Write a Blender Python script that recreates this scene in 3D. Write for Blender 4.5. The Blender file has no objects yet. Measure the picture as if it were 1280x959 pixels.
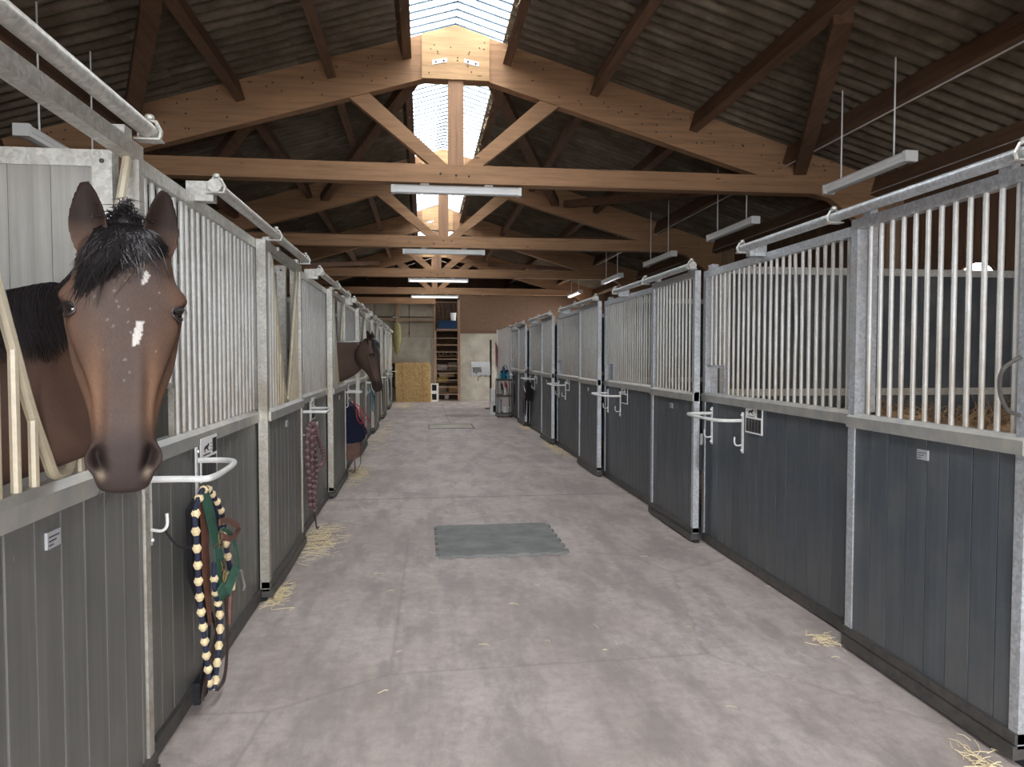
import bpy, math, random
import numpy as np
from mathutils import Vector, Matrix
random.seed(7); np.random.seed(7)
PI = math.pi
C = bpy.context.scene.collection
scene = bpy.context.scene

# ---------------------------------------------------------------- camera
cam_d = bpy.data.cameras.new('camera'); cam = bpy.data.objects.new('camera', cam_d); C.objects.link(cam)
PH = math.atan(33.5/900); TH = math.atan(112/900*math.cos(PH))
cam.location = (0, 0, 1.55)
cam.rotation_euler = (PI/2-PH, 0, -TH)
cam_d.sensor_width = 36; cam_d.lens = 36*900/1280; cam_d.clip_start = .05; cam_d.clip_end = 200
scene.camera = cam

# ---------------------------------------------------------------- world, exposure
w = bpy.data.worlds.new('overcast_sky'); scene.world = w; w.use_nodes = True
wn = w.node_tree.nodes; wl = w.node_tree.links
bg = wn['Background']; bg.inputs[0].default_value = (0.95, 0.965, 1.0, 1); bg.inputs[1].default_value = 9.5
scene.view_settings.view_transform = 'Standard'; scene.view_settings.look = 'None'
scene.view_settings.gamma = 1; scene.view_settings.use_curve_mapping = False
scene.view_settings.exposure = 0.5

def portal(name, loc, rot, sx, sy):                  # guides the sky light through an opening; gives no light of its own
    l = bpy.data.lights.new(name, 'AREA'); l.shape = 'RECTANGLE'; l.size = sx; l.size_y = sy
    l.cycles.is_portal = True
    o = bpy.data.objects.new(name, l); o.location = loc; o.rotation_euler = rot; C.objects.link(o)
portal('skylight_portal', (.4, 11.3, 5.46), (0, 0, 0), 1.3, 27)
portal('entrance_portal', (.4, -2.45, 1.37), (-PI/2, 0, PI), 5.4, 2.75)
portal('side_door_portal', (6.15, 23.85, 1.5), (0, PI/2, 0), 3.0, 3.2)

# ---------------------------------------------------------------- helpers
class MB:
    def __init__(s): s.v = []; s.f = []
    def add(s, vs, fs):
        n = len(s.v); s.v += [tuple(v) for v in vs]; s.f += [tuple(i+n for i in f) for f in fs]; return s
    def box(s, x0, x1, y0, y1, z0, z1):
        return s.add([(x0,y0,z0),(x1,y0,z0),(x1,y1,z0),(x0,y1,z0),(x0,y0,z1),(x1,y0,z1),(x1,y1,z1),(x0,y1,z1)],
                     [(0,3,2,1),(4,5,6,7),(0,1,5,4),(1,2,6,5),(2,3,7,6),(3,0,4,7)])
    def prism(s, poly, a, b, axis='y'):             # poly in the two other axes, extruded from a to b
        m = len(poly)
        def P(p, t):
            if axis == 'y': return (p[0], t, p[1])
            if axis == 'x': return (t, p[0], p[1])
            return (p[0], p[1], t)
        vs = [P(p, a) for p in poly]+[P(p, b) for p in poly]
        fs = [tuple(range(m-1, -1, -1)), tuple(range(m, 2*m))]+[(i, (i+1) % m, m+(i+1) % m, m+i) for i in range(m)]
        return s.add(vs, fs)
    def tube(s, pts, r, n=8, closed=False):
        pts = [Vector(p) for p in pts]; m = len(pts); rr = r if isinstance(r, (list, tuple)) else [r]*m
        vs = []; up = None
        for i, p in enumerate(pts):
            if closed: t = pts[(i+1) % m]-pts[i-1]
            else: t = pts[min(i+1, m-1)]-pts[max(i-1, 0)]
            t.normalize()
            if up is None:
                up = Vector((0,0,1)) if abs(t.z) < .9 else Vector((1,0,0))
            a = t.cross(up).normalized(); up = a.cross(t).normalized()
            for k in range(n):
                an = 2*PI*k/n; vs.append(p+(a*math.cos(an)+up*math.sin(an))*rr[i])
        fs = []
        for i in range(m if closed else m-1):
            j = (i+1) % m
            for k in range(n): fs.append((i*n+k, i*n+(k+1) % n, j*n+(k+1) % n, j*n+k))
        if not closed: fs += [tuple(range(n)), tuple(range(m*n-1, (m-1)*n-1, -1))]
        return s.add(vs, fs)
    def ribbon(s, pts, wdir, wid, th):              # flat strap swept along pts, wide along wdir
        pts = [Vector(p) for p in pts]; m = len(pts); vs = []
        for i, p in enumerate(pts):
            t = (pts[min(i+1, m-1)]-pts[max(i-1, 0)]).normalized()
            wd = Vector(wdir[i] if isinstance(wdir[0], (tuple, list, Vector)) else wdir)
            wd = (wd-t*wd.dot(t)).normalized(); nn = t.cross(wd)
            for a, b in ((-1,-1),(1,-1),(1,1),(-1,1)): vs.append(p+wd*(a*wid/2)+nn*(b*th/2))
        fs = [(0,1,2,3), tuple(4*(m-1)+k for k in (3,2,1,0))]
        for i in range(m-1):
            for k in range(4): fs.append((4*i+k, 4*i+4+k, 4*i+4+(k+1) % 4, 4*i+(k+1) % 4))
        return s.add(vs, fs)
    def ball(s, c, r, nu=12, nv=8):
        rx, ry, rz = r if isinstance(r, (tuple, list)) else (r, r, r); vs = [(c[0], c[1], c[2]+rz)]
        for j in range(1, nv):
            for i in range(nu):
                a = 2*PI*i/nu; b = PI*j/nv; vs.append((c[0]+rx*math.sin(b)*math.cos(a), c[1]+ry*math.sin(b)*math.sin(a), c[2]+rz*math.cos(b)))
        vs.append((c[0], c[1], c[2]-rz)); fs = []
        for i in range(nu):
            fs.append((0, 1+i, 1+(i+1) % nu)); L = len(vs)-1; q = 1+(nv-2)*nu; fs.append((L, q+(i+1) % nu, q+i))
        for j in range(nv-2):
            for i in range(nu): a = 1+j*nu; fs.append((a+i, a+nu+i, a+nu+(i+1) % nu, a+(i+1) % nu))
        return s.add(vs, fs)
    def lathe(s, prof, c=(0,0,0), n=20):
        vs = [];
        for r, z in prof:
            for k in range(n): a = 2*PI*k/n; vs.append((c[0]+r*math.cos(a), c[1]+r*math.sin(a), c[2]+z))
        fs = [(i*n+k, i*n+(k+1) % n, (i+1)*n+(k+1) % n, (i+1)*n+k) for i in range(len(prof)-1) for k in range(n)]
        return s.add(vs, fs)
    def mesh(s, name, mat, smooth=True, angle=35):
        me = bpy.data.meshes.new(name); me.from_pydata(s.v, [], s.f); me.update()
        if mat: me.materials.append(mat)
        if smooth: me.shade_smooth(); me.set_sharp_from_angle(angle=math.radians(angle))
        return me
def obj(name, me, parent=None, loc=(0,0,0), rot=(0,0,0), **kw):
    if isinstance(me, MB): me = me.mesh(name, kw.pop('mat', None))
    else: kw.pop('mat', None)
    o = bpy.data.objects.new(name, me); C.objects.link(o); o.location = loc; o.rotation_euler = rot
    if parent: o.parent = parent
    for k, v in kw.items(): o[k] = v
    return o
def part(name, mb, mat, parent, loc=(0,0,0), rot=(0,0,0), **kw): return obj(name, mb, parent, loc, rot, mat=mat, **kw)
def thing(name, label, cat, loc=(0,0,0), rz=0, group=None):
    o = bpy.data.objects.new(name, None); C.objects.link(o); o.location = loc; o.rotation_euler = (0,0,rz)
    o.empty_display_size = .1; o['label'] = label; o['category'] = cat
    if group: o['group'] = group
    return o
def single(name, mb, mat, label, cat, loc=(0,0,0), rz=0, group=None):
    o = obj(name, mb, None, loc, (0,0,rz), mat=mat); o['label'] = label; o['category'] = cat
    if group: o['group'] = group
    return o
def struct(name, mb, mat, loc=(0,0,0)): return obj(name, mb, None, loc, mat=mat, kind='structure')
def arc(c, r, a0, a1, n, plane='xz'):
    out = []
    for i in range(n+1):
        a = a0+(a1-a0)*i/n; u = r*math.cos(a); v = r*math.sin(a)
        out.append((c[0]+u, c[1], c[2]+v) if plane == 'xz' else (c[0]+u, c[1]+v, c[2]))
    return out
def smooth_path(P, n=6):                             # Catmull-Rom
    P = [Vector(p) for p in P]; out = []
    for i in range(len(P)-1):
        a = P[max(i-1, 0)]; b = P[i]; c = P[i+1]; d = P[min(i+2, len(P)-1)]
        for k in range(n):
            t = k/n; out.append(.5*((2*b)+(c-a)*t+(2*a-5*b+4*c-d)*t*t+(3*b-a-3*c+d)*t**3))
    out.append(P[-1]); return out
ORD = ['nearest', 'second', 'third', 'fourth', 'fifth', 'sixth', 'seventh', 'eighth', 'ninth']

# ---------------------------------------------------------------- materials
def mat(name, base, rough=.6, metal=0, spec=.5):
    m = bpy.data.materials.new(name); m.use_nodes = True; b = m.node_tree.nodes['Principled BSDF']
    b.inputs['Base Color'].default_value = (*base, 1); b.inputs['Roughness'].default_value = rough
    b.inputs['Metallic'].default_value = metal; b.inputs['Specular IOR Level'].default_value = spec
    return m
def N(m, t, **kw):
    n = m.node_tree.nodes.new(t)
    for k, v in kw.items():
        if k in n.inputs: n.inputs[k].default_value = v
        else: setattr(n, k, v)
    return n
def L(m, a, b): m.node_tree.links.new(a, b)
def ramp(m, fac, stops):
    r = N(m, 'ShaderNodeValToRGB'); L(m, fac, r.inputs[0]); e = r.color_ramp.elements
    while len(e) < len(stops): e.new(.5)
    for i, (p, c) in enumerate(stops): e[i].position = p; e[i].color = (*c, 1)
    return r.outputs[0]
def coords(m, scale=(1,1,1), kind='Object', rand=False):
    tc = N(m, 'ShaderNodeTexCoord'); mp = N(m, 'ShaderNodeMapping'); mp.inputs['Scale'].default_value = scale
    L(m, tc.outputs[kind], mp.inputs[0])
    if rand:
        oi = N(m, 'ShaderNodeObjectInfo'); mu = N(m, 'ShaderNodeMath', operation='MULTIPLY'); mu.inputs[1].default_value = 40
        L(m, oi.outputs['Random'], mu.inputs[0]); L(m, mu.outputs[0], mp.inputs['Location'])
    return mp.outputs[0]
def noise(m, vec, scale, detail=4, rough=.6):
    n = N(m, 'ShaderNodeTexNoise'); n.inputs['Scale'].default_value = scale; n.inputs['Detail'].default_value = detail
    n.inputs['Roughness'].default_value = rough; L(m, vec, n.inputs['Vector']); return n.outputs['Fac']
def mixc(m, fac, a, b, mode='MIX'):
    x = N(m, 'ShaderNodeMix', data_type='RGBA', blend_type=mode)
    if isinstance(fac, float): x.inputs[0].default_value = fac
    else: L(m, fac, x.inputs[0])
    for i, c in ((6, a), (7, b)):
        if isinstance(c, tuple): x.inputs[i].default_value = (*c, 1)
        else: L(m, c, x.inputs[i])
    return x.outputs[2]
def bump(m, h, strength=.3, dist=.01):
    b = N(m, 'ShaderNodeBump'); b.inputs['Strength'].default_value = strength; b.inputs['Distance'].default_value = dist
    L(m, h, b.inputs['Height']); L(m, b.outputs[0], m.node_tree.nodes['Principled BSDF'].inputs['Normal'])
def setc(m, c, inp='Base Color'): L(m, c, m.node_tree.nodes['Principled BSDF'].inputs[inp])
def wear(name, c1, c2, scale, rough=.6, metal=0, stretch=(1,1,1), bs=.2, bd=.004, detail=5, rand=True, spec=.5, c0=None):
    m = mat(name, c1, rough, metal, spec); v = coords(m, stretch, rand=rand); n = noise(m, v, scale, detail)
    st = [(.3, c1), (.7, c2)] if c0 is None else [(.25, c0), (.45, c1), (.72, c2)]
    setc(m, ramp(m, n, st)); bump(m, n, bs, bd); return m

def plank_mat(name, c):
    m = mat(name, c, .42, 0, .36); v = coords(m, (9, 9, .35), rand=True); n = noise(m, v, 3.5, 6, .65)
    v2 = coords(m, (1,1,1), rand=True); n2 = noise(m, v2, 2.2, 5, .7)
    col = ramp(m, n, [(.3, tuple(x*.8 for x in c)), (.7, tuple(x*1.22 for x in c))])
    col = mixc(m, ramp(m, n2, [(.45, (0,0,0)), (.75, (.35,.35,.35))]), col, (.19,.18,.165))
    # dust and splashes low down
    g = N(m, 'ShaderNodeNewGeometry'); sx = N(m, 'ShaderNodeSeparateXYZ'); L(m, g.outputs['Position'], sx.inputs[0])
    mr = N(m, 'ShaderNodeMapRange'); mr.inputs[1].default_value = .6; mr.inputs[2].default_value = .0; mr.inputs[4].default_value = .4
    L(m, sx.outputs[2], mr.inputs[0]); mu = N(m, 'ShaderNodeMath', operation='MULTIPLY'); L(m, mr.outputs[0], mu.inputs[0]); L(m, n2, mu.inputs[1])
    col = mixc(m, mu.outputs[0], col, (.16,.14,.12))
    vo = N(m, 'ShaderNodeTexVoronoi'); vo.inputs['Scale'].default_value = 9; L(m, coords(m, (1,1,.35), rand=True), vo.inputs['Vector'])
    col = mixc(m, ramp(m, vo.outputs['Distance'], [(.0, (.7,.7,.7)), (.035, (0,0,0))]), col, (.5,.48,.42))
    setc(m, col); setc(m, ramp(m, n2, [(.3, (.33,)*3), (.7, (.55,)*3)]), 'Roughness'); bump(m, n, .25, .002); return m
M_PLANK = plank_mat('grey_plastic_plank', (.062, .072, .082))
M_PLANKL = plank_mat('lit_side_grey_plank', (.112, .112, .104))  # same board as the right row; brighter light on the left put into the colour
M_DIV = plank_mat('divider_plank', (.27, .265, .245))
M_DIVD = plank_mat('dark_divider_plank', (.045, .05, .054))
def galv_mat(name, c=(.50,.53,.56), dirt=0.0, sp=1.0):
    m = mat(name, c, .42, .55, .5); v = coords(m, (1,1,1), rand=True); vo = N(m, 'ShaderNodeTexVoronoi'); vo.inputs['Scale'].default_value = 70; L(m, v, vo.inputs['Vector'])
    n = noise(m, v, 5, 5); n3 = noise(m, v, 60, 3)
    col = mixc(m, .35*sp, (c[0], c[1], c[2]), ramp(m, vo.outputs['Color'], [(.2, tuple(x*.6 for x in c)), (.8, tuple(min(1, x*1.5) for x in c))]))
    col = mixc(m, ramp(m, n, [(.42, (0,0,0)), (.8, (.55+dirt,)*3)]), col, (.33,.31,.26))
    col = mixc(m, ramp(m, n3, [(.62, (0,0,0)), (.7, (.35*sp,)*3)]), col, (.8,.8,.76))
    if dirt > 0:
        g = N(m, 'ShaderNodeNewGeometry'); sx = N(m, 'ShaderNodeSeparateXYZ'); L(m, g.outputs['Position'], sx.inputs[0])
        mr = N(m, 'ShaderNodeMapRange'); mr.inputs[1].default_value = 1.75; mr.inputs[2].default_value = 1.25; mr.inputs[4].default_value = .75; L(m, sx.outputs[2], mr.inputs[0])
        mu = N(m, 'ShaderNodeMath', operation='MULTIPLY'); L(m, mr.outputs[0], mu.inputs[0]); L(m, n, mu.inputs[1])
        col = mixc(m, mu.outputs[0], col, (.25,.18,.10))
    setc(m, col); bump(m, n3, .15, .001); return m
M_GALV = galv_mat('galvanised_steel'); M_GALVL = galv_mat('galvanised_steel_dusty', (.56,.56,.52), .2); M_BAR = galv_mat('galvanised_bar', (.50,.505,.49), .15, .35); M_BAR.node_tree.nodes['Principled BSDF'].inputs['Metallic'].default_value = .12
M_BARB = galv_mat('brassy_stained_bar', (.47,.42,.31), .3, .35); M_BARB.node_tree.nodes['Principled BSDF'].inputs['Metallic'].default_value = .12
M_RAIL = wear('scuffed_steel_rail', (.33,.34,.34), (.50,.48,.42), 9, .4, .45, (1,1,1))
M_WHITE = wear('white_coated_steel', (.62,.63,.62), (.78,.78,.75), 20, .35)
M_DARKM = wear('dark_steel', (.05,.05,.05), (.10,.09,.08), 20, .5, .3)
M_BLACK = mat('black_rubber', (.015,.015,.017), .7)
def wood_mat(name, c, axis='x', grime=.3):
    s = {'x': (.5,9,9), 'y': (9,.5,9), 'z': (9,9,.5)}[axis]
    m = mat(name, c, .75, 0, .25); v = coords(m, s, rand=True); n = noise(m, v, 2.2, 6, .7); n2 = noise(m, coords(m, rand=True), 1.3, 4)
    col = ramp(m, n, [(.28, tuple(x*.62 for x in c)), (.5, c), (.75, tuple(min(1, x*1.25) for x in c))])
    vo = N(m, 'ShaderNodeTexVoronoi'); vo.inputs['Scale'].default_value = 2.6; L(m, coords(m, {'x': (.6,2,2), 'y': (2,.6,2), 'z': (2,2,.6)}[axis], rand=True), vo.inputs['Vector'])
    col = mixc(m, ramp(m, vo.outputs['Distance'], [(.03, (.85,)*3), (.07, (0,)*3)]), col, tuple(x*.25 for x in c))
    col = mixc(m, ramp(m, n2, [(.4, (0,0,0)), (.8, (grime,)*3)]), col, tuple(x*.45 for x in c))
    setc(m, col); bump(m, n, .2, .003); return m
M_GLU = wood_mat('glulam_timber', (.36,.21,.115), 'x'); M_GLUZ = wood_mat('king_post_timber', (.38,.225,.135), 'z')
M_PURL = wood_mat('purlin_timber', (.17,.10,.062), 'y', .5); M_PLY = wood_mat('plywood_plate', (.46,.29,.15), 'x', .15)
M_WALLW = wood_mat('wall_board_timber', (.15,.085,.05), 'z', .5); M_OSB = wear('brown_particle_board', (.125,.072,.044), (.185,.112,.066), 14, .8, 0, (1,1,3))
M_OLDW = wood_mat('old_grey_timber', (.30,.20,.13), 'z', .4); M_GREYB = wear('grey_fibre_board', (.26,.23,.18), (.34,.30,.23), 5, .85)
def roof_mat():
    m = mat('fibre_cement_sheet', (.2,.18,.15), .9, 0, .2); v = coords(m, (1,1,1), rand=True)
    n = noise(m, v, 2.2, 7, .7); n2 = noise(m, coords(m, (.5,7,1), rand=True), 3, 4)
    col = ramp(m, n, [(.3, (.085,.066,.045)), (.55, (.17,.138,.10)), (.8, (.27,.23,.17))])
    col = mixc(m, ramp(m, n2, [(.4, (.0,)*3), (.7, (.45,)*3)]), col, (.045,.033,.022)); setc(m, col); bump(m, n, .2, .004); return m
M_ROOF = roof_mat()
def sky_sheet():
    m = bpy.data.materials.new('translucent_sheet'); m.use_nodes = True; nt = m.node_tree; nt.nodes.clear()
    out = N(m, 'ShaderNodeOutputMaterial'); mx = N(m, 'ShaderNodeMixShader'); tr = N(m, 'ShaderNodeBsdfTransparent'); tl = N(m, 'ShaderNodeBsdfTranslucent')
    tc = N(m, 'ShaderNodeTexCoord'); n = noise(m, tc.outputs['Object'], 6, 6, .7)
    sx = N(m, 'ShaderNodeSeparateXYZ'); L(m, tc.outputs['Object'], sx.inputs[0])
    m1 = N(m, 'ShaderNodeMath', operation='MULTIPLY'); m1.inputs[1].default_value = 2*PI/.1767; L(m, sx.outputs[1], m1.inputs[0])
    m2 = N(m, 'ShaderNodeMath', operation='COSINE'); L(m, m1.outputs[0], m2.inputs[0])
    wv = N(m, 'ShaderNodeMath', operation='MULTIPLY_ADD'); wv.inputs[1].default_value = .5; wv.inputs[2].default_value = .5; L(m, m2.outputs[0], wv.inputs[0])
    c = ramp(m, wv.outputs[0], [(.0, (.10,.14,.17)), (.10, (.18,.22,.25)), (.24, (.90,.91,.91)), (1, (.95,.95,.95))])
    c = mixc(m, ramp(m, n, [(.55, (0,0,0)), (.75, (.4,)*3)]), c, (.4,.4,.38))
    L(m, c, tr.inputs[0]); L(m, c, tl.inputs[0]); mx.inputs[0].default_value = .25
    L(m, tr.outputs[0], mx.inputs[1]); L(m, tl.outputs[0], mx.inputs[2]); L(m, mx.outputs[0], out.inputs[0]); return m
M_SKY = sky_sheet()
def floor_mat():
    m = mat('worn_concrete', (.4,.36,.33), .62, 0, .35); v = coords(m, (1,1,1))
    n = noise(m, v, .9, 8, .65); n2 = noise(m, v, 14, 6, .7); n3 = noise(m, coords(m, (1.6,.5,1)), 2.3, 6, .7); n4 = noise(m, v, 180, 2)
    col = ramp(m, n, [(.32, (.345,.285,.255)), (.5, (.47,.405,.37)), (.68, (.57,.505,.465))])
    col = mixc(m, ramp(m, n3, [(.44, (0,)*3), (.60, (.65,)*3)]), col, (.26,.225,.21))
    col = mixc(m, ramp(m, n2, [(.35, (.35,)*3), (.6, (0,)*3)]), col, (.22,.19,.18))
    col = mixc(m, ramp(m, n4, [(.3, (.4,)*3), (.5, (0,)*3)]), col, (.24,.21,.2))
    vo = N(m, 'ShaderNodeTexVoronoi'); vo.feature = 'DISTANCE_TO_EDGE'; vo.inputs['Scale'].default_value = .55; L(m, mixc(m, .12, v, n2), vo.inputs['Vector'])
    col = mixc(m, ramp(m, vo.outputs['Distance'], [(.0, (.35,)*3), (.006, (0,)*3)]), col, (.17,.15,.14))
    setc(m, col); setc(m, ramp(m, n, [(.3, (.5,)*3), (.7, (.72,)*3)]), 'Roughness'); bump(m, n2, .25, .004); return m
M_FLOOR = floor_mat(); M_CONC = wear('cast_concrete', (.36,.33,.265), (.50,.47,.39), 2.2, .85, 0, (1,1,1), c0=(.30,.27,.22))
M_STRAW = wear('straw', (.48,.33,.13), (.78,.58,.27), 30, .7, 0, (1,1,1), c0=(.33,.20,.07)); M_STRAWP = wear('pale_straw', (.72,.60,.36), (.85,.74,.48), 30, .7)
def bale_mat():
    m = mat('pressed_straw', (.5,.33,.12), .85, 0, .2); n = noise(m, coords(m, (1,1,1), rand=True), 26, 6, .8); n2 = noise(m, coords(m, (1,1,2.2), rand=True), 11, 5, .7)
    col = ramp(m, n, [(.3, (.30,.17,.06)), (.5, (.70,.47,.21)), (.68, (.92,.74,.42))]); col = mixc(m, ramp(m, n2, [(.35, (.5,)*3), (.55, (0,)*3)]), col, (.28,.15,.05))
    setc(m, col); bump(m, n, .9, .02); return m
M_BALE = bale_mat(); M_BED = wear('brown_bedding', (.17,.10,.05), (.36,.23,.12), 22, .9, 0, (1,1,1), .9, .02)
M_LAMP = mat('lamp_diffuser', (.80,.82,.82), .3); M_LAMPH = mat('lamp_housing', (.72,.73,.72), .45)
def tube_glow():
    m = mat('lit_tube', (.9,.9,.9), .3); b = m.node_tree.nodes['Principled BSDF']; b.inputs['Emission Color'].default_value = (1,.97,.9,1); b.inputs['Emission Strength'].default_value = 1.1; return m
M_LIT = tube_glow()
def cloth(name, c1, c2=None, sc=20): return wear(name, c1, c2 or tuple(min(1, x*1.5) for x in c1), sc, .85, 0, (1,1,1), .4, .003, spec=.2)
M_MAT = wear('rubber_mat', (.135,.14,.135), (.215,.22,.21), 6, .75)
M_NAVY = cloth('navy_cloth', (.012,.014,.035)); M_BLKC = cloth('black_cloth', (.012,.012,.014)); M_RED = cloth('red_webbing', (.32,.04,.06)); M_GREEN = cloth('green_webbing', (.035,.085,.06)); M_TEAL = cloth('teal_webbing', (.03,.18,.25))
M_BROWN = wear('brown_leather', (.09,.035,.02), (.17,.07,.045), 18, .5); M_DLEA = wear('dark_leather', (.03,.018,.014), (.07,.04,.03), 18, .5)
M_CREAM = cloth('cream_rope', (.62,.50,.30)); M_NROPE = cloth('navy_rope', (.025,.028,.05)); M_PURP = cloth('plum_rope', (.09,.05,.06)); M_PINK = cloth('dusty_pink_rope', (.16,.10,.10))
M_BRASS = mat('brass', (.45,.33,.14), .35, .9); M_STEEL = mat('bright_steel', (.7,.7,.7), .3, 1)
M_PAPER = mat('white_print', (.8,.8,.78), .5); M_INK = mat('black_print', (.015,.015,.018), .4); M_GREYP = mat('grey_print', (.35,.36,.37), .5)
M_WPL = wear('white_plastic', (.68,.68,.65), (.8,.8,.77), 8, .4); M_BLUE = cloth('blue_plastic', (.014,.034,.075)); M_GREYC = cloth('grey_cloth', (.25,.24,.235)); M_OLIVE = cloth('olive_cloth', (.25,.19,.05)); M_REDB = cloth('red_plastic', (.3,.05,.03))

# ---------------------------------------------------------------- floor and roof shape
XR_, SL = .4, .30                                    # ridge line, roof slope
def roofz(x, top=5.38): return top-SL*abs(x-XR_)
YF, YB, YW = -2.5, 28.4, 25.6
WL, WR = -5.25, 6.05
struct('floor', MB().box(WL-.3, WR+4, YF-6, YB+.2, -.2, 0), M_FLOOR)
# saw-cut joints in the slab (thin dark filler strips standing in the surface)
fl = bpy.data.objects['floor']
part('joint_filler', MB().box(.62,.632, 16.6, 23.6, -.01, .0015), M_DARKM, fl)
for y in (7.9, 13.3, 18.6, 23.6): part('joint_filler', MB().box(-1.03, 2.33, y, y+.008, -.01, .0012), M_DARKM, fl)
# outside apron floors light comes from: nothing else needed

# ceiling: corrugated sheets, purlins and wind braces
ceil = bpy.data.objects.new('ceiling', None); C.objects.link(ceil); ceil['kind'] = 'structure'
PIT = .1767; AMP = .031
def sheet_mesh(run, nw, amp=AMP, th=.007):           # local x: down the slope, y: across the waves
    seg = 8; ny = nw*seg+1; vs = []; fs = []
    for lay in (0, 1):
        for i in (0, 1):
            for j in range(ny):
                y = j*PIT/seg; z = amp*math.cos(2*PI*y/PIT); vs.append((i*run, y, z+lay*th))
    for j in range(ny-1):
        fs.append((j, j+1, ny+j+1, ny+j)); o = 2*ny; fs.append((o+j, o+ny+j, o+ny+j+1, o+j+1))
        fs.append((j, o+j, o+j+1, j+1)); fs.append((ny+j, ny+j+1, o+ny+j+1, o+ny+j))
    m = MB(); m.add(vs, fs); return m
ang = math.atan(SL)
rows = [(.56, 1.86), (1.78, 3.08), (3.0, 4.3), (4.22, 5.95)]
NW = 6; wd = NW*PIT
meshes = {}
for ri, (a, b) in enumerate(rows):
    meshes[ri] = sheet_mesh((b-a)/math.cos(ang), NW).mesh('roof_sheet', M_ROOF, True, 60)
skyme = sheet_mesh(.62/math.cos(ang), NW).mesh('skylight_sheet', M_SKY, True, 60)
ncol = int((YB-YF)/wd)+1
for side in (1, -1):
    for c in range(ncol):
        y = YF+c*wd
        for ri, (a, b) in enumerate(rows):
            x = XR_+side*a; z = roofz(x)+AMP+.012-ri*.012
            if side == 1: o = obj('roof_sheet', meshes[ri], ceil, (x, y+random.uniform(-.004,.004), z), (0, ang, 0))
            else: o = obj('roof_sheet', meshes[ri], ceil, (x, y+wd, z), (0, ang, PI))
        if y < 24.5:
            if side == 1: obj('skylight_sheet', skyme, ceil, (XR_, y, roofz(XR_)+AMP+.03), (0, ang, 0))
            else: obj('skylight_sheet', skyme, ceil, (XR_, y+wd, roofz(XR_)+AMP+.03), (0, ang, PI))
        else:
            m0 = meshes[0]
            if side == 1: obj('roof_sheet', m0, ceil, (XR_, y, roofz(XR_)+AMP+.03), (0, ang, 0))
            else: obj('roof_sheet', m0, ceil, (XR_, y+wd, roofz(XR_)+AMP+.03), (0, ang, PI))
part('ridge_cap', MB().prism([(XR_-.14, 5.38-.042+.088), (XR_, 5.38+.088), (XR_+.14, 5.38-.042+.088), (XR_, 5.38+.082)], YF, 24.5), M_SKY, ceil)
TY = [-1.4, 3.57, 8.57, 13.57, 18.57, 23.57]
purl = MB().box(-.05, .05, 0, 4.86, -.22, 0).mesh('purlin', M_PURL)
purlt = MB().box(-.045, .045, 0, 4.86, -.22, 0).mesh('purlin', M_PURL)
for dx in (.66, 1.70, 2.93, 4.13, 5.3, -.62, -1.47, -2.47, -3.75, -4.95):
    x = XR_+dx; s = 1 if dx > 0 else -1
    for i, ty in enumerate(TY):
        obj('purlin', purl, ceil, (x, ty+.07, roofz(x)-.012), (0, s*ang, 0))
# hay wisps and cobwebs caught on the skylight purlins
wis = MB()
for i in range(900):
    s = random.choice((-1, 1)); x = XR_+s*(.60+random.uniform(-.03,.02)); y = random.uniform(3.7, 18); z = roofz(x)-random.uniform(.0,.22)
    p = Vector((x, y, z)); pts = [p]
    for k in range(2): p = p+Vector((random.uniform(-.03,.03), random.uniform(-.05,.05), random.uniform(-.05,.02))); pts.append(p)
    wis.tube(pts, .0016, 3)
part('cobweb_straw', wis, M_STRAWP, ceil, kind='stuff')
def brace(x0, y0, x1, y1, off=.25, w=.075, h=.12):
    p0 = Vector((x0, y0, roofz(x0)-off)); p1 = Vector((x1, y1, roofz(x1)-off)); t = (p1-p0).normalized(); a = t.cross(Vector((0,0,1))).normalized(); u = a.cross(t)
    vs = [p+a*sa*w+u*su*h/2 for p in (p0, p1) for sa, su in ((-1,-1),(1,-1),(1,1),(-1,1))]
    part('wind_brace', MB().add(vs, [(0,1,2,3),(7,6,5,4),(0,4,5,1),(1,5,6,2),(2,6,7,3),(3,7,4,0)]), M_PURL, ceil)
brace(-2.15, 6.2, -3.2, 8.5); brace(-2.15, 6.2, -1.2, 3.7); brace(3.33, 5.45, 4.65, 8.5)
brace(.0, 8.7, -1.75, 13.5, .3); brace(.8, 8.7, 2.5, 13.5, .3)
for yy in (13.7, 18.7):
    brace(-3.9, yy, -1.4, yy+4.7, .3); brace(4.6, yy, 2.2, yy+4.7, .3)
brace(-1.9, 8.75, -4.6, 13.4, .28); brace(2.7, 13.4, 4.8, 8.75, .28)

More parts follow.
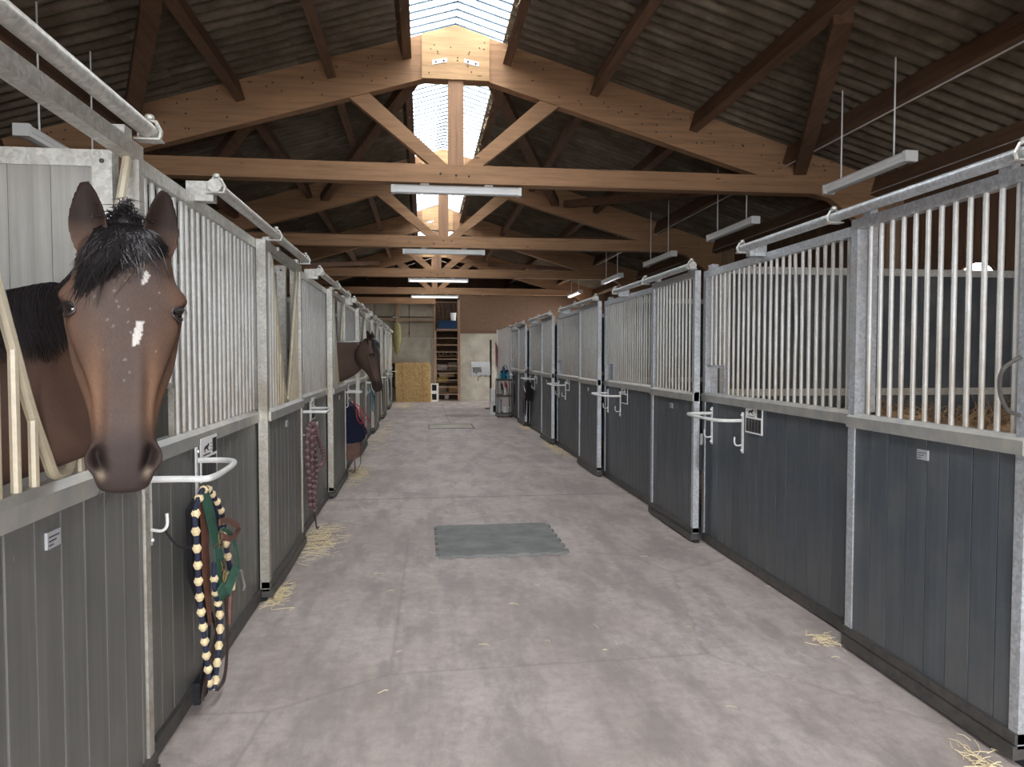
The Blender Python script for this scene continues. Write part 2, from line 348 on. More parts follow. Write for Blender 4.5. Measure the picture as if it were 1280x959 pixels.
# ---------------------------------------------------------------- timber trusses
def truss(i, y):
    if i < 2: lab = 'timber truss crossing over the aisle overhead near the entrance'
    else: lab = ['', '', 'nearest timber roof truss, with the largest plywood peak plate', 'second timber roof truss from the camera, behind the nearest truss', 'third timber roof truss from the camera, its king post small in the skylight', 'farthest timber roof truss, close in front of the back wall'][i]
    t = thing('roof_truss', lab, 'roof truss', (XR_, y, 0), 0, 'timber roof trusses')
    D = 5.38-.0; bot = 4.90
    for s in (1, -1):
        part('rafter', MB().prism([(0, D), (s*5.75, D-SL*5.75), (s*5.75, bot-SL*5.75+.1), (s*4.4, bot-SL*4.4), (s*.38, bot-SL*.38-.03), (0, bot-.14)], -.07, .07), M_GLU, t)
    part('tie_beam', MB().box(-4.95, 4.95, -.09, .09, 3.57, 3.78), M_GLU, t)
    part('king_post', MB().box(-.09, .09, -.06, .06, 3.78, 4.78), M_GLUZ, t)
    for s in (1, -1):
        part('strut', MB().prism([(s*.09, 3.78), (s*.30, 3.78), (s*1.24, 4.53), (s*1.02, 4.60)], -.055, .055), M_GLU, t)
        part('haunch', MB().prism([(s*4.55, 3.60), (s*5.5, 3.60), (s*5.5, 2.95)], -.06, .06), M_GLU, t)
        part('column', MB().box(min(s*5.4, s*5.6), max(s*5.4, s*5.6), -.09, .09, 0, 3.75), M_OLDW, t)
    for yy in (-1, 1):
        pl = part('peak_plate', MB().prism([(-.39, 4.76), (.39, 4.76), (.39, D-.117-.0), (0, D), (-.39, D-.117)], yy*.071, yy*.092), M_PLY, t)
        if yy < 0 and i >= 2:
            for s in (1, -1):
                st = part('steel_strap', MB().prism([(s*.10,5.00),(s*.27,4.965),(s*.27,4.915),(s*.10,4.95)], -.098, -.093), M_WHITE, pl)
                for q in (.14, .23): part('bolt', MB().ball((s*q, -.1, 4.983-q*.2+.01), .012, 8, 6), M_DARKM, pl)
            nails = MB()
            for q in range(16): nails.ball((random.uniform(-.34,.34), -.094, random.uniform(4.8, 5.22)), .008, 6, 4)
            part('nail_heads', nails, M_DARKM, pl, kind='stuff')
    for q in (-.18, 0, .15): part('bolt', MB().ball((q, -.092, 3.67+random.uniform(-.03,.03)), .014, 8, 5), M_DARKM, t)
    if i == 2:
        sp = MB()
        for s in (1, -1):
            for q in range(46): 
                x = s*random.uniform(.6, 4.6); sp.ball((x, -.071, bot-SL*abs(x)+random.uniform(.05,.42)), .011, 6, 4)
        part('nail_heads', sp, M_DARKM, t, kind='stuff')
for i, y in enumerate(TY[1:]): truss(i+1, y)

# ---------------------------------------------------------------- outer walls
wr = bpy.data.objects.new('wall_right', None); C.objects.link(wr); wr['kind'] = 'structure'
wl_ = bpy.data.objects.new('wall_left', None); C.objects.link(wl_); wl_['kind'] = 'structure'
part('plinth', MB().box(WR, WR+.15, YF, 22.2, 0, 1.2), M_CONC, wr)
part('plinth', MB().box(WL-.15, WL, YF, YB, 0, 1.2), M_CONC, wl_)
random.seed(3)
bm_ = [MB().box(0, .03, 0, .138, 1.2, 3.9).mesh('board', M_WALLW) for k in range(1)][0]
bshort = MB().box(0, .03, 0, .138, 2.62, 3.9).mesh('board', M_WALLW)
y = YF
while y < 22.15:
    hatch = 6.92 < y+.07 < 7.62
    obj('board', bshort if hatch else bm_, wr, (WR+random.uniform(0,.012), y, 0)); y += .142
nb = 0
wm = MB()
yy = 22.2
while yy < YB: wm.box(WR, WR+.03, yy, yy+.138, 3.05 if yy < 25.5 else 1.2, 3.9); yy += .142
part('far_boards', wm, M_WALLW, wr, kind='stuff')
part('backing_sheet', MB().box(WR+.05, WR+.07, YF, 6.93, 1.2, 3.9).box(WR+.05, WR+.07, 7.6, 22.2, 1.2, 3.9).box(WR+.05, WR+.07, 6.93, 7.6, 2.62, 3.9), M_WALLW, wr)
wm = MB(); yy = YF
while yy < YB: wm.box(WL-.03, WL, yy, yy+.138, 1.2, 3.9); yy += .142
part('boarding', wm, M_WALLW, wl_, kind='stuff')
part('backing_sheet', MB().box(WL-.07, WL-.05, YF, YB, 1.2, 3.9), M_WALLW, wl_)
# arched hatch in the right outer wall, seen through the bars
wn1 = bpy.data.objects.new('window_1', None); C.objects.link(wn1); wn1['kind'] = 'structure'
ap = [(7.27+.34*math.cos(a), 2.30+.30*math.sin(a)) for a in [PI*k/12 for k in range(13)]]
part('arch_rim', MB().tube([(WR-.01, p[0], p[1]) for p in ap], .022, 6), M_WALLW, wn1)
part('hatch_board', MB().prism([(6.95, 2.2)]+[(7.59, 2.2)]+[(7.27+.30*math.cos(a), 2.23+.24*math.sin(a)) for a in [PI*k/12 for k in range(13)]], WR+.02, WR+.04, 'x'), M_PLY, wn1)
part('spandrel', MB().prism([(6.9, 2.3)]+ap[::-1]+[(7.64, 2.3), (7.64, 2.65), (6.9, 2.65)], WR+.0, WR+.03, 'x'), M_WALLW, wn1)
part('lower_boards', MB().box(WR, WR+.03, 6.9, 7.64, 1.2, 2.2), M_WALLW, wn1)
# side door opening on the right at the far end
d1 = bpy.data.objects.new('door_1', None); C.objects.link(d1); d1['kind'] = 'structure'
for y0 in (22.15, 25.4): part('jamb', MB().box(WR-.05, WR+.12, y0, y0+.12, 0, 3.07), M_OLDW, d1)
part('lintel', MB().box(WR-.05, WR+.12, 22.15, 25.52, 2.95, 3.07), M_OLDW, d1)

# unseen front gable, its entrance narrowed to keep daylight off the roof
wf = bpy.data.objects.new('wall_front', None); C.objects.link(wf); wf['kind'] = 'structure'
part('gable_boarding', MB().prism([(WL, 2.75), (WR, 2.75), (WR, roofz(WR)), (XR_, 5.38), (WL, roofz(WL))], YF-.12, YF), M_WALLW, wf)
part('side_boarding', MB().box(WL, -2.3, YF-.12, YF, 0, 2.75), M_WALLW, wf); part('side_boarding', MB().box(3.1, WR, YF-.12, YF, 0, 2.75), M_WALLW, wf)
# back wall
wb = bpy.data.objects.new('wall_back', None); C.objects.link(wb); wb['kind'] = 'structure'
part('concrete_wall', MB().box(WL, .42, YW, YW+.15, 0, 2.22), M_CONC, wb)
x = WL
k = 0
while x < .42:
    part('grey_board', MB().box(x+.005, min(x+1.18, .42), YW+.06, YW+.09, 2.22, 2.92), M_GREYB, wb)
    part('grey_board', MB().box(x+.005, min(x+1.18, .42), YW+.06, YW+.09, 2.96, 3.6), M_GREYB, wb); x += 1.2
part('wall_post', MB().box(-.92, -.80, YW-.03, YW+.08, 2.0, 3.62), M_OLDW, wb)
for xx in (-2.2, -3.5): part('wall_post', MB().box(xx, xx+.12, YW-.03, YW+.08, 2.0, 3.62), M_OLDW, wb)
part('wall_rail', MB().box(WL, .42, YW-.0, YW+.06, 2.80, 2.87), M_OLDW, wb)
part('head_beam', MB().box(WL, .47, YW-.12, YW+.06, 3.40, 3.62), M_GLU, wb)
part('concrete_wall', MB().box(1.29, 2.9, YW, YW+.15, 0, 2.37), M_CONC, wb); part('concrete_wall', MB().box(2.92, WR, YW, YW+.15, 0, 2.37), M_CONC, wb)
part('cap_rail', MB().box(1.29, WR, YW-.03, YW+.12, 2.37, 2.43), M_OSB, wb)
x = 1.29
while x < WR: part('particle_board', MB().box(x+.004, min(x+2.44, WR), YW+.03, YW+.06, 2.43, 3.72), M_OSB, wb); x += 2.44
part('corner_post', MB().box(1.23, 1.33, YW-.06, YW+.1, 0, 3.55), M_OLDW, wb); part('corner_post', MB().box(.38, .46, YW-.06, YW+.1, 2.2, 3.45), M_OLDW, wb)
# alcove behind the stair and the loft behind
part('alcove_wall', MB().box(.30, .36, YW+.1, 27.2, 0, 2.4).box(1.35, 1.41, YW+.1, 27.2, 0, 2.4).box(.3, 1.41, 27.2, 27.26, 0, 3.6), M_WALLW, wb)
part('loft_floor', MB().box(WL, WR, YW+.15, YB, 2.42, 2.5), M_WALLW, wb)
part('gable', MB().prism([(WL, 0), (WR, 0), (WR, roofz(WR)), (XR_, 5.38), (WL, roofz(WL))], YB, YB+.1), M_WALLW, wb)

# ---------------------------------------------------------------- stable fronts (local x along the wall, +y into the box)
PW = .135
_pl = {}
def plank_mesh(w, h, m, th=.024):
    key = (round(w, 3), round(h, 3), m.name)
    if key not in _pl:
        c = .0042 if m is not M_PLANK else .0008; w = w if m is not M_PLANK else w-.0040; _pl[key] = MB().prism([(0, c), (c, 0), (w-c, 0), (w, c), (w, th), (0, th)], 0, h, 'z').mesh('plank', m, False)
    return _pl[key]
_br = {}
def bar_mesh(h, m, r=.0115):
    key = (round(h, 3), m.name)
    if key not in _br: _br[key] = MB().tube([(0,0,0), (0,0,h)], r, 8).mesh('bar', m)
    return _br[key]
def planks(t, x0, x1, z0, z1, y, m):
    x = x0
    while x < x1-.01:
        w = min(PW, x1-x); obj('plank', plank_mesh(w-.002, z1-z0, m), t, (x, y+random.uniform(0,.0015), z0)); x += PW
class P_: pass
R_ = P_(); R_.mid = 1.255; R_.top = 2.262; R_.pl = M_PLANK; R_.fr = M_GALV; R_.bar = M_BAR; R_.rail = M_RAIL
L_ = P_(); L_.mid = 1.215; L_.top = 2.285; L_.pl = M_PLANKL; L_.fr = M_GALVL; L_.bar = M_BAR; L_.rail = M_RAIL
def fixed_front(t, q, w, hatch=True, bent=0):
    part('stile', MB().box(0, .05, 0, .05, 0, q.top), q.fr, t); part('stile', MB().box(w-.045, w, 0, .05, 0, q.top), q.fr, t)
    part('top_rail', MB().box(.05, w-.045, 0, .045, q.top-.055, q.top), q.fr, t)
    c = MB().prism([(-.012, q.mid-.075), (.05, q.mid-.075), (.05, q.mid), (.012, q.mid), (-.012, q.mid-.02)], .0, w, 'x')
    part('middle_rail', c, q.rail, t)
    part('bottom_rail', MB().box(.05, w-.045, -.012, .05, .012, .075), M_DARKM, t)
    planks(t, .05, w-.045, .075, q.mid-.075, .008, q.pl)
    if q is R_: part('gap_blackout', MB().box(.05, w-.045, .034, .04, .075, q.mid-.075), M_BLACK, t)  # black sheet added to hide the lit box, so plank gaps stay dark
    n = int((w-.10)/.083); st = (w-.095)/(n+1)
    for i in range(n):
        x = .05+st*(i+1)
        if hatch and i < 4: z0 = q.mid+.22
        else: z0 = q.mid
        if bent and i == bent:
            H_ = q.top-.055-z0; part('bar', MB().tube(smooth_path([(0,0,0), (.012,-.004,.3), (.022,-.006,.52), (-.012,0,H_)], 4), .0115, 8), q.bar, t, (x, .024, z0)); continue
        obj('bar', bar_mesh(q.top-.055-z0, q.bar), t, (x, .024, z0), (random.uniform(-.002,.002), random.uniform(-.0025,.0025), 0))
    if hatch:
        part('feed_hatch', MB().box(.05, .05+st*4.2, .012, .036, q.mid+.205, q.mid+.225).box(.05+st*4.1, .05+st*4.3, .012, .036, q.mid, q.mid+.225), q.fr, t)
        part('manger', MB().prism([(.06, .07), (.42, .07), (.36, .38), (.06, .38)], q.mid-.32, q.mid-.06, 'z'), M_BLACK, t)
    if q is R_: part('corner_post', MB().box(-.03, .05, .052, .11, 0, q.top+.055), q.fr, t)
def yoke_z(x, c=.77):                                  # lower edge of the V opening
    d = abs(x-c)
    return None if d > .50 else (1.24 if d < .07 else 1.24+(d-.07)*2.25)
def door(t, q, w, yoke=False, handle=False):
    part('stile', MB().box(0, .055, 0, .057, .06, q.top-.0), q.fr, t); part('stile', MB().box(w-.045, w, 0, .05, .06, q.top), q.fr, t)
    part('top_rail', MB().box(.055, w-.045, 0, .05, q.top-.055, q.top), q.fr, t)
    part('middle_rail', MB().prism([(-.012, q.mid-.075), (.045, q.mid-.075), (.045, q.mid), (.012, q.mid), (-.012, q.mid-.02)], .0 if not yoke else .05, w, 'x'), q.rail, t)
    part('bottom_rail', MB().prism([(-.02, .0), (.06, .0), (.06, .055), (-.02, .055)], .0, w, 'x').prism([(-.012, .06), (.05, .06), (.05, .10), (-.012, .10)], 0, w, 'x'), M_DARKM, t, (0, 0, .018))
    part('floor_guide', MB().box(-.03, w+.02, .01, .05, .001, .02), M_BLACK, t)
    planks(t, .055, w-.045, .118, q.mid-.075, .008, q.pl)
    if q is R_: part('gap_blackout', MB().box(.055, w-.045, .034, .04, .118, q.mid-.075), M_BLACK, t)  # added blackout behind the plank gaps of the door
    x = .055+.08
    while x < w-.07:
        z0, z1 = q.mid, q.top-.055; r = 0
        if yoke:
            yz = yoke_z(x, yoke)
            if yz is not None: z1 = max(z0, yz) 
        if z1-z0 > .05: obj('bar', bar_mesh(z1-z0, M_BARB if (yoke and z1 < 2.1) else q.bar, .0125 if yoke else .0115), t, (x, .024, z0))
        x += .083
    if yoke:
        c = yoke; pts = [(c-.50, .024, q.top-.06)]
        for z in (2.0, 1.8, 1.6, 1.42): pts.append((c-.07-(z-1.24)/2.25, .024, z))
        pts += [(c-.075, .024, 1.29), (c-.04, .024, q.mid+.02), (c, .024, q.mid+.012), (c+.04, .024, q.mid+.02), (c+.075, .024, 1.29)]
        for z in (1.42, 1.6, 1.8, 2.0): pts.append((c+.07+(z-1.24)/2.25, .024, z))
        pts.append((c+.50, .024, q.top-.06))
        part('yoke_tube', MB().tube(smooth_path(pts, 4), .0155, 8), M_BARB, t)
    if handle:
        hp = [(w-.03, .0, 1.33), (w-.045, -.04, 1.35), (w-.065, -.055, 1.42), (w-.06, -.05, 1.50), (w-.03, 0, 1.55)]
        part('pull_handle', MB().tube(smooth_path(hp, 4), .008, 6), M_DARKM, t)
    part('hanger_bolt', MB().box(.10, .16, .0, .04, q.top, q.top+.03).box(w-.16, w-.10, .0, .04, q.top, q.top+.03), q.fr, t)
    part('maker_plate', MB().box(w*.5-.03, w*.5+.04, .0015, .010, q.mid-.17, q.mid-.125), M_GREYP, t)
    s_ = MB()
    for k in range(3): s_.box(w*.5-.024, w*.5+.03-.015*k, .0005, .002, q.mid-.14-.011*k, q.mid-.137-.011*k)
    part('plate_print', s_, M_INK, bpy.data.objects[t.children[-1].name])
def slide_rail(t, q, x0, x1, mid):
    part('tube', MB().tube([(x0, 0, 0), (x1, 0, 0)], .027, 14), q.fr, t)
    for x in (x0+.03, mid, x1-.03):
        m = MB().box(x-.025, x+.025, -.04, .045, -.032, -.026).tube([(x, -.03, -.03), (x, -.038, 0), (x, -.02, .035), (x, .012, .04), (x, .036, .01), (x, .036, -.03)], .007, 6)
        m.ball((x, -.0, .048), (.017, .017, .014), 8, 5)
        part('clamp', m, M_GALVL, t)
    for x in (x0, x1):
        part('end_cap', MB().tube([(x-.006, 0, 0), (x+.006, 0, 0)], .031, 14), M_GALVL, t)
    part('bracket', MB().box(x0+.05, x0+.11, .02, .14, -.06, .03), q.fr, t); part('bracket', MB().box(mid+.25, mid+.31, .03, .12, -.06, -.035), q.fr, t)

def row_lab(side, k, thing_, extra=''): return f'{ORD[k]} {thing_} in the {side} row{extra}'
MODR = [2.42+3.31*k for k in range(5)]                 # near end of each right-hand door
for k in range(5):
    near = MODR[k]; D = near+.03; far = near+1.13
    t = thing('sliding_stable_door', f'grey-boarded sliding box door with full-height steel bars, {ORD[k]} door of the right-hand row', 'door', (2.233, far, 0), -PI/2, 'barred sliding doors of the right row')
    door(t, R_, 1.13, False, k == 0)
    t = thing('stable_front', f'fixed grey-boarded box front with steel bars, right-hand row, just beyond its {ORD[k]} sliding door', 'stable front', (2.335, D+3.35, 0), -PI/2, 'fixed fronts of the right row')
    fixed_front(t, R_, 2.25, True, 16 if k == 0 else 0)
    t = thing('sliding_rail', f'round steel sliding rail above the {ORD[k]} door of the right-hand row', 'rail', (2.205, near+2.4, 2.30), -PI/2, 'sliding rails of the right row')
    slide_rail(t, R_, 0, 2.42, 1.15)
    
MODL = [1.35+3.33*k for k in range(7)]
for k in range(7):
    near = MODL[k]
    t = thing('sliding_stable_door', (f'grey-boarded sliding box door with a yoke opening, {ORD[k]} door of the left-hand row' if k not in (0, 2) else ('grey-boarded yoke door with the nearest horse looking out over it' if k == 0 else 'grey-boarded yoke door with the farther horse reaching out over it')), 'door', (-.97, near, 0), PI/2, 'yoke sliding doors of the left row')
    door(t, L_, 1.35, yoke=.77)
    t = thing('sliding_rail', f'round steel sliding rail above the {ORD[k]} door of the left-hand row', 'rail', (-.93, near-1.25, 2.325), PI/2, 'sliding rails of the left row')
    slide_rail(t, L_, 0, 2.58, 1.38)
for k in range(7):
    D = 2.80+3.33*k
    t = thing('stable_front', f'fixed grey-boarded box front with close-set steel bars, left-hand row, just beyond its {ORD[k]} yoke door', 'stable front', (-1.03, D, 0), PI/2, 'fixed fronts of the left row')
    fixed_front(t, L_, 2.08)
# dividers between boxes
def divider(side, k, y, x0, x1, mm, lab):
    t = thing('box_divider', lab, 'partition', (x0, y, 0), 0 if side > 0 else PI, f'box dividers of the {"right" if side>0 else "left"} row')
    W = abs(x1-x0); h = 2.30
    part('post', MB().box(0, .07, -.03, .03, 0, h), M_GALVL, t); part('post', MB().box(W-.06, W, -.03, .03, 0, h), M_GALVL, t)
    part('top_channel', MB().box(.07, W-.06, -.028, .028, h-.06, h), M_GALVL, t)
    part('kick_rail', MB().box(.07, W-.06, -.03, .03, 1.22, 1.28), M_GALVL, t)
    x = .07
    while x < W-.07:
        wd_ = min(.145, W-.06-x); o = obj('plank', plank_mesh(wd_-.002, h-.06, mm, .04), t, (x, -.02, 0)); x += .145
    part('bolt', MB().ball((.035, -.03 if side > 0 else .03, h-.04), .009, 8, 5), M_DARKM, t)
for k in range(5): divider(1, k, MODR[k]+3.31+.03, 2.455, 5.95, M_DIVD, f'dark boarded partition between boxes of the right-hand row, {ORD[k]} one')
for k in range(7): divider(-1, k, 2.83+3.33*k, -1.115, -5.2, M_DIV, f'grey boarded partition between boxes of the left-hand row, {ORD[k]} one')
# bedding on the box floors
def bedding(side, k, x0, x1, y0, y1, z, m, lab):
    vs = []; fs = []; nx, ny = 14, 12
    for j in range(ny+1):
        for i in range(nx+1):
            e = min(i, nx-i, j, ny-j); vs.append((x0+(x1-x0)*i/nx, y0+(y1-y0)*j/ny, z*(min(1, e/2))+random.uniform(0,.05)*(e > 0)+.004))
    for j in range(ny):
        for i in range(nx): a = j*(nx+1)+i; fs.append((a, a+1, a+nx+2, a+nx+1) if x1 > x0 else (a, a+nx+1, a+nx+2, a+1))
    o = obj('bedding', MB().add(vs, fs), None, mat=m, kind='stuff'); o['label'] = lab; o['category'] = 'bedding'
for k in range(5): bedding(1, k, 2.5, 5.9, MODR[k]+.15, MODR[k]+3.25, .12, M_BED, f'straw bedding on the floor of the {ORD[k]} box in the right-hand row')
for k in range(7): bedding(-1, k, -5.15, -1.15, 2.9+3.33*(k-1), 6.05+3.33*(k-1), .12, M_BED, f'straw bedding on the floor of the {ORD[k]} box in the left-hand row')
# big heap of straw in the nearest right box
def heap():
    vs = []; fs = []; nx, ny = 40, 26; x0, x1, y0, y1 = 2.75, 5.8, 3.75, 5.62
    for j in range(ny+1):
        for i in range(nx+1):
            u = i/nx; v = j/ny; e = min(1, 4*min(u, 1-u))*min(1, 1.6*v)
            vs.append((x0+(x1-x0)*u, y0+(y1-y0)*v, .01+max(0, e)**.7*(1.14+.12*math.sin(5*u+2))+random.uniform(-.03,.03)*(e > .05)))
    for j in range(ny):
        for i in range(nx): a = j*(nx+1)+i; fs.append((a, a+1, a+nx+2, a+nx+1))
    m = MB().add(vs, fs)
    for i in range(2600):
        a = random.randrange(len(vs)); p = Vector(vs[a]); d = Vector((random.uniform(-1,1), random.uniform(-1,.4), random.uniform(-.2,1))).normalized()*random.uniform(.05,.2)
        m.tube([p, p+d*.5+Vector((0,0,random.uniform(0,.02))), p+d], .0022, 3)
    o = obj('straw_heap', m, None, mat=M_BED, kind='stuff'); o['label'] = 'heap of brown straw behind the bars of the nearest box on the right'; o['category'] = 'straw'
heap()

# ---------------------------------------------------------------- straw scattered on the floor
def straws(cx, cy, rx, ry, n, lab, m=M_STRAWP, zmax=.02, ln=(.04,.16)):
    mb = MB()
    for i in range(n):
        x = cx+random.gauss(0, rx); y = cy+random.gauss(0, ry); a = random.uniform(0, 2*PI); l = random.uniform(*ln); z = random.uniform(.003, zmax)
        x = max(-1.02, min(2.32, x))
        dx, dy = l*math.cos(a)/2, l*math.sin(a)/2
        if x-abs(dx) < -1.0: x = -1.0+abs(dx)
        if x+abs(dx) > 2.3: x = 2.3-abs(dx)
        mb.tube([(x-dx, y-dy, z), (x+random.uniform(-.01,.01), y, z+random.uniform(0,.008)), (x+dx, y+dy, z)], .0017, 3)
    o = obj('scattered_straw', mb, None, mat=m, kind='stuff'); o['label'] = lab; o['category'] = 'straw'
straws(-.86, 6.15, .09, .28, 260, 'scattered straw on the floor at the second yoke door on the left')
straws(-.93, 4.75, .03, .12, 90, 'thin line of straw along the foot of the left-hand boards before the second door')
straws(-.84, 9.6, .07, .35, 200, 'scattered straw on the floor past the farther horse')
straws(-.8, 14.5, .12, 1.6, 260, 'straw swept along the foot of the far left-hand doors')
straws(-.6, 22.9, .2, .7, 300, 'straw on the floor before the bales')
straws(2.2, 12.0, .06, .5, 170, 'straw on the floor at the fourth door on the right')
straws(2.2, 15.5, .06, .4, 150, 'straw on the floor at the fifth door on the right')
straws(2.16, 3.62, .035, .06, 45, 'few straws at the far corner of the nearest right-hand door', ln=(.03,.09))
straws(2.1, 2.45, .05, .08, 40, 'few straws at the near corner of the nearest right-hand door', ln=(.03,.09))
straws(.6, 6.5, 1.0, 3.2, 70, 'single straws scattered over the concrete aisle', ln=(.02,.07))

# ---------------------------------------------------------------- rubber mat and floor hatch
def puzzle_mat():
    W = 1.0; n = 6; p = []
    def side(a, b, nrm):                              # toothed edge from a to b
        a = Vector(a); b = Vector(b); d = (b-a); out = []
        for i in range(n):
            for u, h in ((.08, 0), (.22, 0), (.18, .024), (.62, .024), (.58, 0)):
                out.append(a+d*((i+u)/n)+Vector(nrm)*h)
        return out
    p += [Vector((0,0))]+side((0,0), (W,0), (0,-1))+[Vector((W,0))]+side((W,0), (W,W), (1,0))+[Vector((W,W))]+[Vector((0,W))]+side((0,W), (0,0), (-1,0))
    pts = [(q.x, q.y) for q in p]
    t = single('rubber_mat', MB().prism(pts, .002, .022, 'z'), M_MAT, 'grey interlocking rubber mat with toothed edges lying in the middle of the aisle', 'mat', (.12, 5.5, 0))
    return t
puzzle_mat()
t = thing('floor_hatch', 'flat framed hatch let into the concrete floor far down the aisle', 'hatch', (.12, 15.5, 0))
part('frame', MB().box(0,1,0,.03,.001,.008).box(0,1,.97,1,.001,.008).box(0,.03,.03,.97,.001,.008).box(.97,1,.03,.97,.001,.008), M_DARKM, t)
part('lid', MB().box(.04,.96,.04,.96,.001,.006), M_CONC, t)
mb = MB(); mb.lathe([(0,.0012),(.42,.0012),(.45,.0008)], n=24)
o = single('damp_patch', MB().add([(.45*math.cos(a)*(1+.2*math.sin(3*a)), .55*math.sin(a)*(1+.15*math.cos(2*a)), .0018) for a in [2*PI*k/28 for k in range(28)]], [tuple(range(28))]), wear('damp_concrete', (.15,.13,.12), (.21,.185,.17), 4, .45), 'dark damp patch on the concrete beyond the floor hatch', 'puddle', (1.05, 18.9, 0))

# ---------------------------------------------------------------- blanket racks and name boards
def rack(t, hooks=True):                               # local: x along wall, -y out into the aisle; fixed to boards at y=.0
    for x in (0, .57):
        part('mounting_bar', MB().box(x-.013, x+.013, -.008, .0, .84, 1.14), M_WHITE, t)
        part('hook', MB().tube(smooth_path([(x, -.008, .90), (x, -.045, .895), (x, -.065, .915), (x, -.065, .96)], 4), .006, 6), M_WHITE, t)
        part('bolt', MB().ball((x, -.012, 1.12), .009, 8, 5).ball((x, -.012, .86), .009, 8, 5), M_STEEL, t)
    part('rail_tube', MB().tube(smooth_path([(0, -.01, 1.09), (0, -.12, 1.09), (0, -.19, 1.088), (.03, -.215, 1.087), (.15, -.22, 1.085), (.42, -.20, 1.08), (.53, -.17, 1.08), (.57, -.10, 1.08), (.57, -.01, 1.08)], 5), .0125, 10), M_WHITE, t)
def board(t):
    part('plate', MB().box(0, .26, -.006, 0, 0, .205), M_PAPER, t)
    m = MB().box(.185, .25, -.0075, -.005, .12, .19)
    for i in range(5): m.box(.012+.047*i, .054+.047*i, -.0075, -.005, .012, .107)
    part('dark_fields', m, M_INK, t)
    g = MB()                                            # small jumping-horse emblem with a line of lettering
    g.prism([(.045,.145),(.07,.150),(.10,.147),(.118,.160),(.130,.163),(.122,.170),(.112,.176),(.100,.166),(.075,.166),(.05,.158)], -.0075, -.005)
    g.prism([(.05,.15),(.062,.132),(.066,.134),(.06,.152)], -.0075, -.005); g.prism([(.1,.15),(.126,.14),(.124,.136),(.096,.145)], -.0075, -.005)
    for i in range(8): g.box(.035+.014*i, .044+.014*i, -.0075, -.005, .120, .126)
    for i in range(3): g.box(.15, .175, -.0075, -.005, .135+.016*i, .138+.016*i)
    part('emblem', g, M_INK, t)
RK = {}
for k in range(5):
    D = MODR[k]+3.34
    if k < 4 or True:
        t = thing('blanket_rack', f'white steel blanket rail beside the {ORD[min(k+1,8)]} door of the right-hand row' if k < 4 else 'white steel blanket rail on the last box front of the right-hand row', 'rack', (2.343, D-.15, 0), -PI/2, 'blanket rails of the right row'); rack(t)
        if k < 4:
            t = thing('name_board', f'small white stable card with dark fields beside the {ORD[k]} blanket rail on the right', 'sign', (2.343, D-.77, 1.0), -PI/2, 'stable cards of the right row'); board(t)
for k in range(7):
    D = 2.80+3.33*k
    t = thing('blanket_rack', f'white steel blanket rail on the {ORD[k]} fixed box front of the left-hand row', 'rack', (-1.022, D+.02, 0), PI/2, 'blanket rails of the left row')
    t.location.y = D+.03; rack(t)
    if k < 3:
        t = thing('name_board', f'small white stable card with dark fields behind the {ORD[k]} blanket rail on the left', 'sign', (-1.022, D+.66, .965), PI/2, 'stable cards of the left row'); board(t)

# ---------------------------------------------------------------- lamps
def lamp(x, y, z, ln, axis, lab, wires=0, lit=False):
    t = thing('strip_light', lab, 'lamp', (x, y, z), 0 if axis == 'x' else PI/2, 'strip lights')
    part('housing', MB().prism([(-.055, .0), (.055, .0), (.06, .03), (.04, .055), (-.04, .055), (-.06, .03)], -ln/2, ln/2, 'x'), M_LAMPH, t)
    part('diffuser', MB().prism([(-.05, .0), (-.042, -.03), (-.02, -.04), (.02, -.04), (.042, -.03), (.05, .0)], -ln/2+.03, ln/2-.03, 'x'), M_LIT if lit else M_LAMP, t)
    for q in (-ln/2-.012, ln/2-.03): part('end_cap', MB().box(q, q+.042, -.058, .058, -.042, .052), M_LAMPH, t)
    if wires:
        for s in (-1, 1): part('suspension_wire', MB().tube([(s*ln*.32, 0, .05), (s*ln*.32, 0, wires-z)], .008, 6), M_LAMPH, t)
    else:
        for s in (-1, 1): part('mount', MB().box(s*ln*.25-.05, s*ln*.25+.05, -.04, .04, .055, .076), M_LAMPH, t)
CEN = ['large strip light under the tie beam of the nearest truss', 'strip light under the tie beam of the second truss', 'strip light under the tie beam of the third truss', 'strip light under the tie beam of the farthest truss']
for i, y in enumerate(TY[2:]): lamp(.41, y, 3.495, 1.5, 'x', CEN[i], 0, lit=i > 1)
for i, (y0, y1) in enumerate([(5.82,7.1), (8.75,10.2), (11.75,13.25), (15.0,16.5), (18.9,20.4)]):
    lamp(4.2, (y0+y1)/2, 3.28, y1-y0, 'y', f'strip light hanging on wires over the right-hand boxes, {ORD[i]} of its line', roofz(4.2)-.02, lit=i == 4)
lamp(-3.0, 6.65, 3.26, 1.45, 'y', 'strip light hanging on wires over the left-hand boxes', roofz(-3.0)-.02)
part('conduit', MB().tube([(4.53-.06, 0, roofz(4.53)-.235), (4.53-.06, 22, roofz(4.53)-.235)], .008, 6).tube([(5.6, 0, 3.6), (5.6, 22, 3.6)], .008, 6), M_LAMPH, ceil)

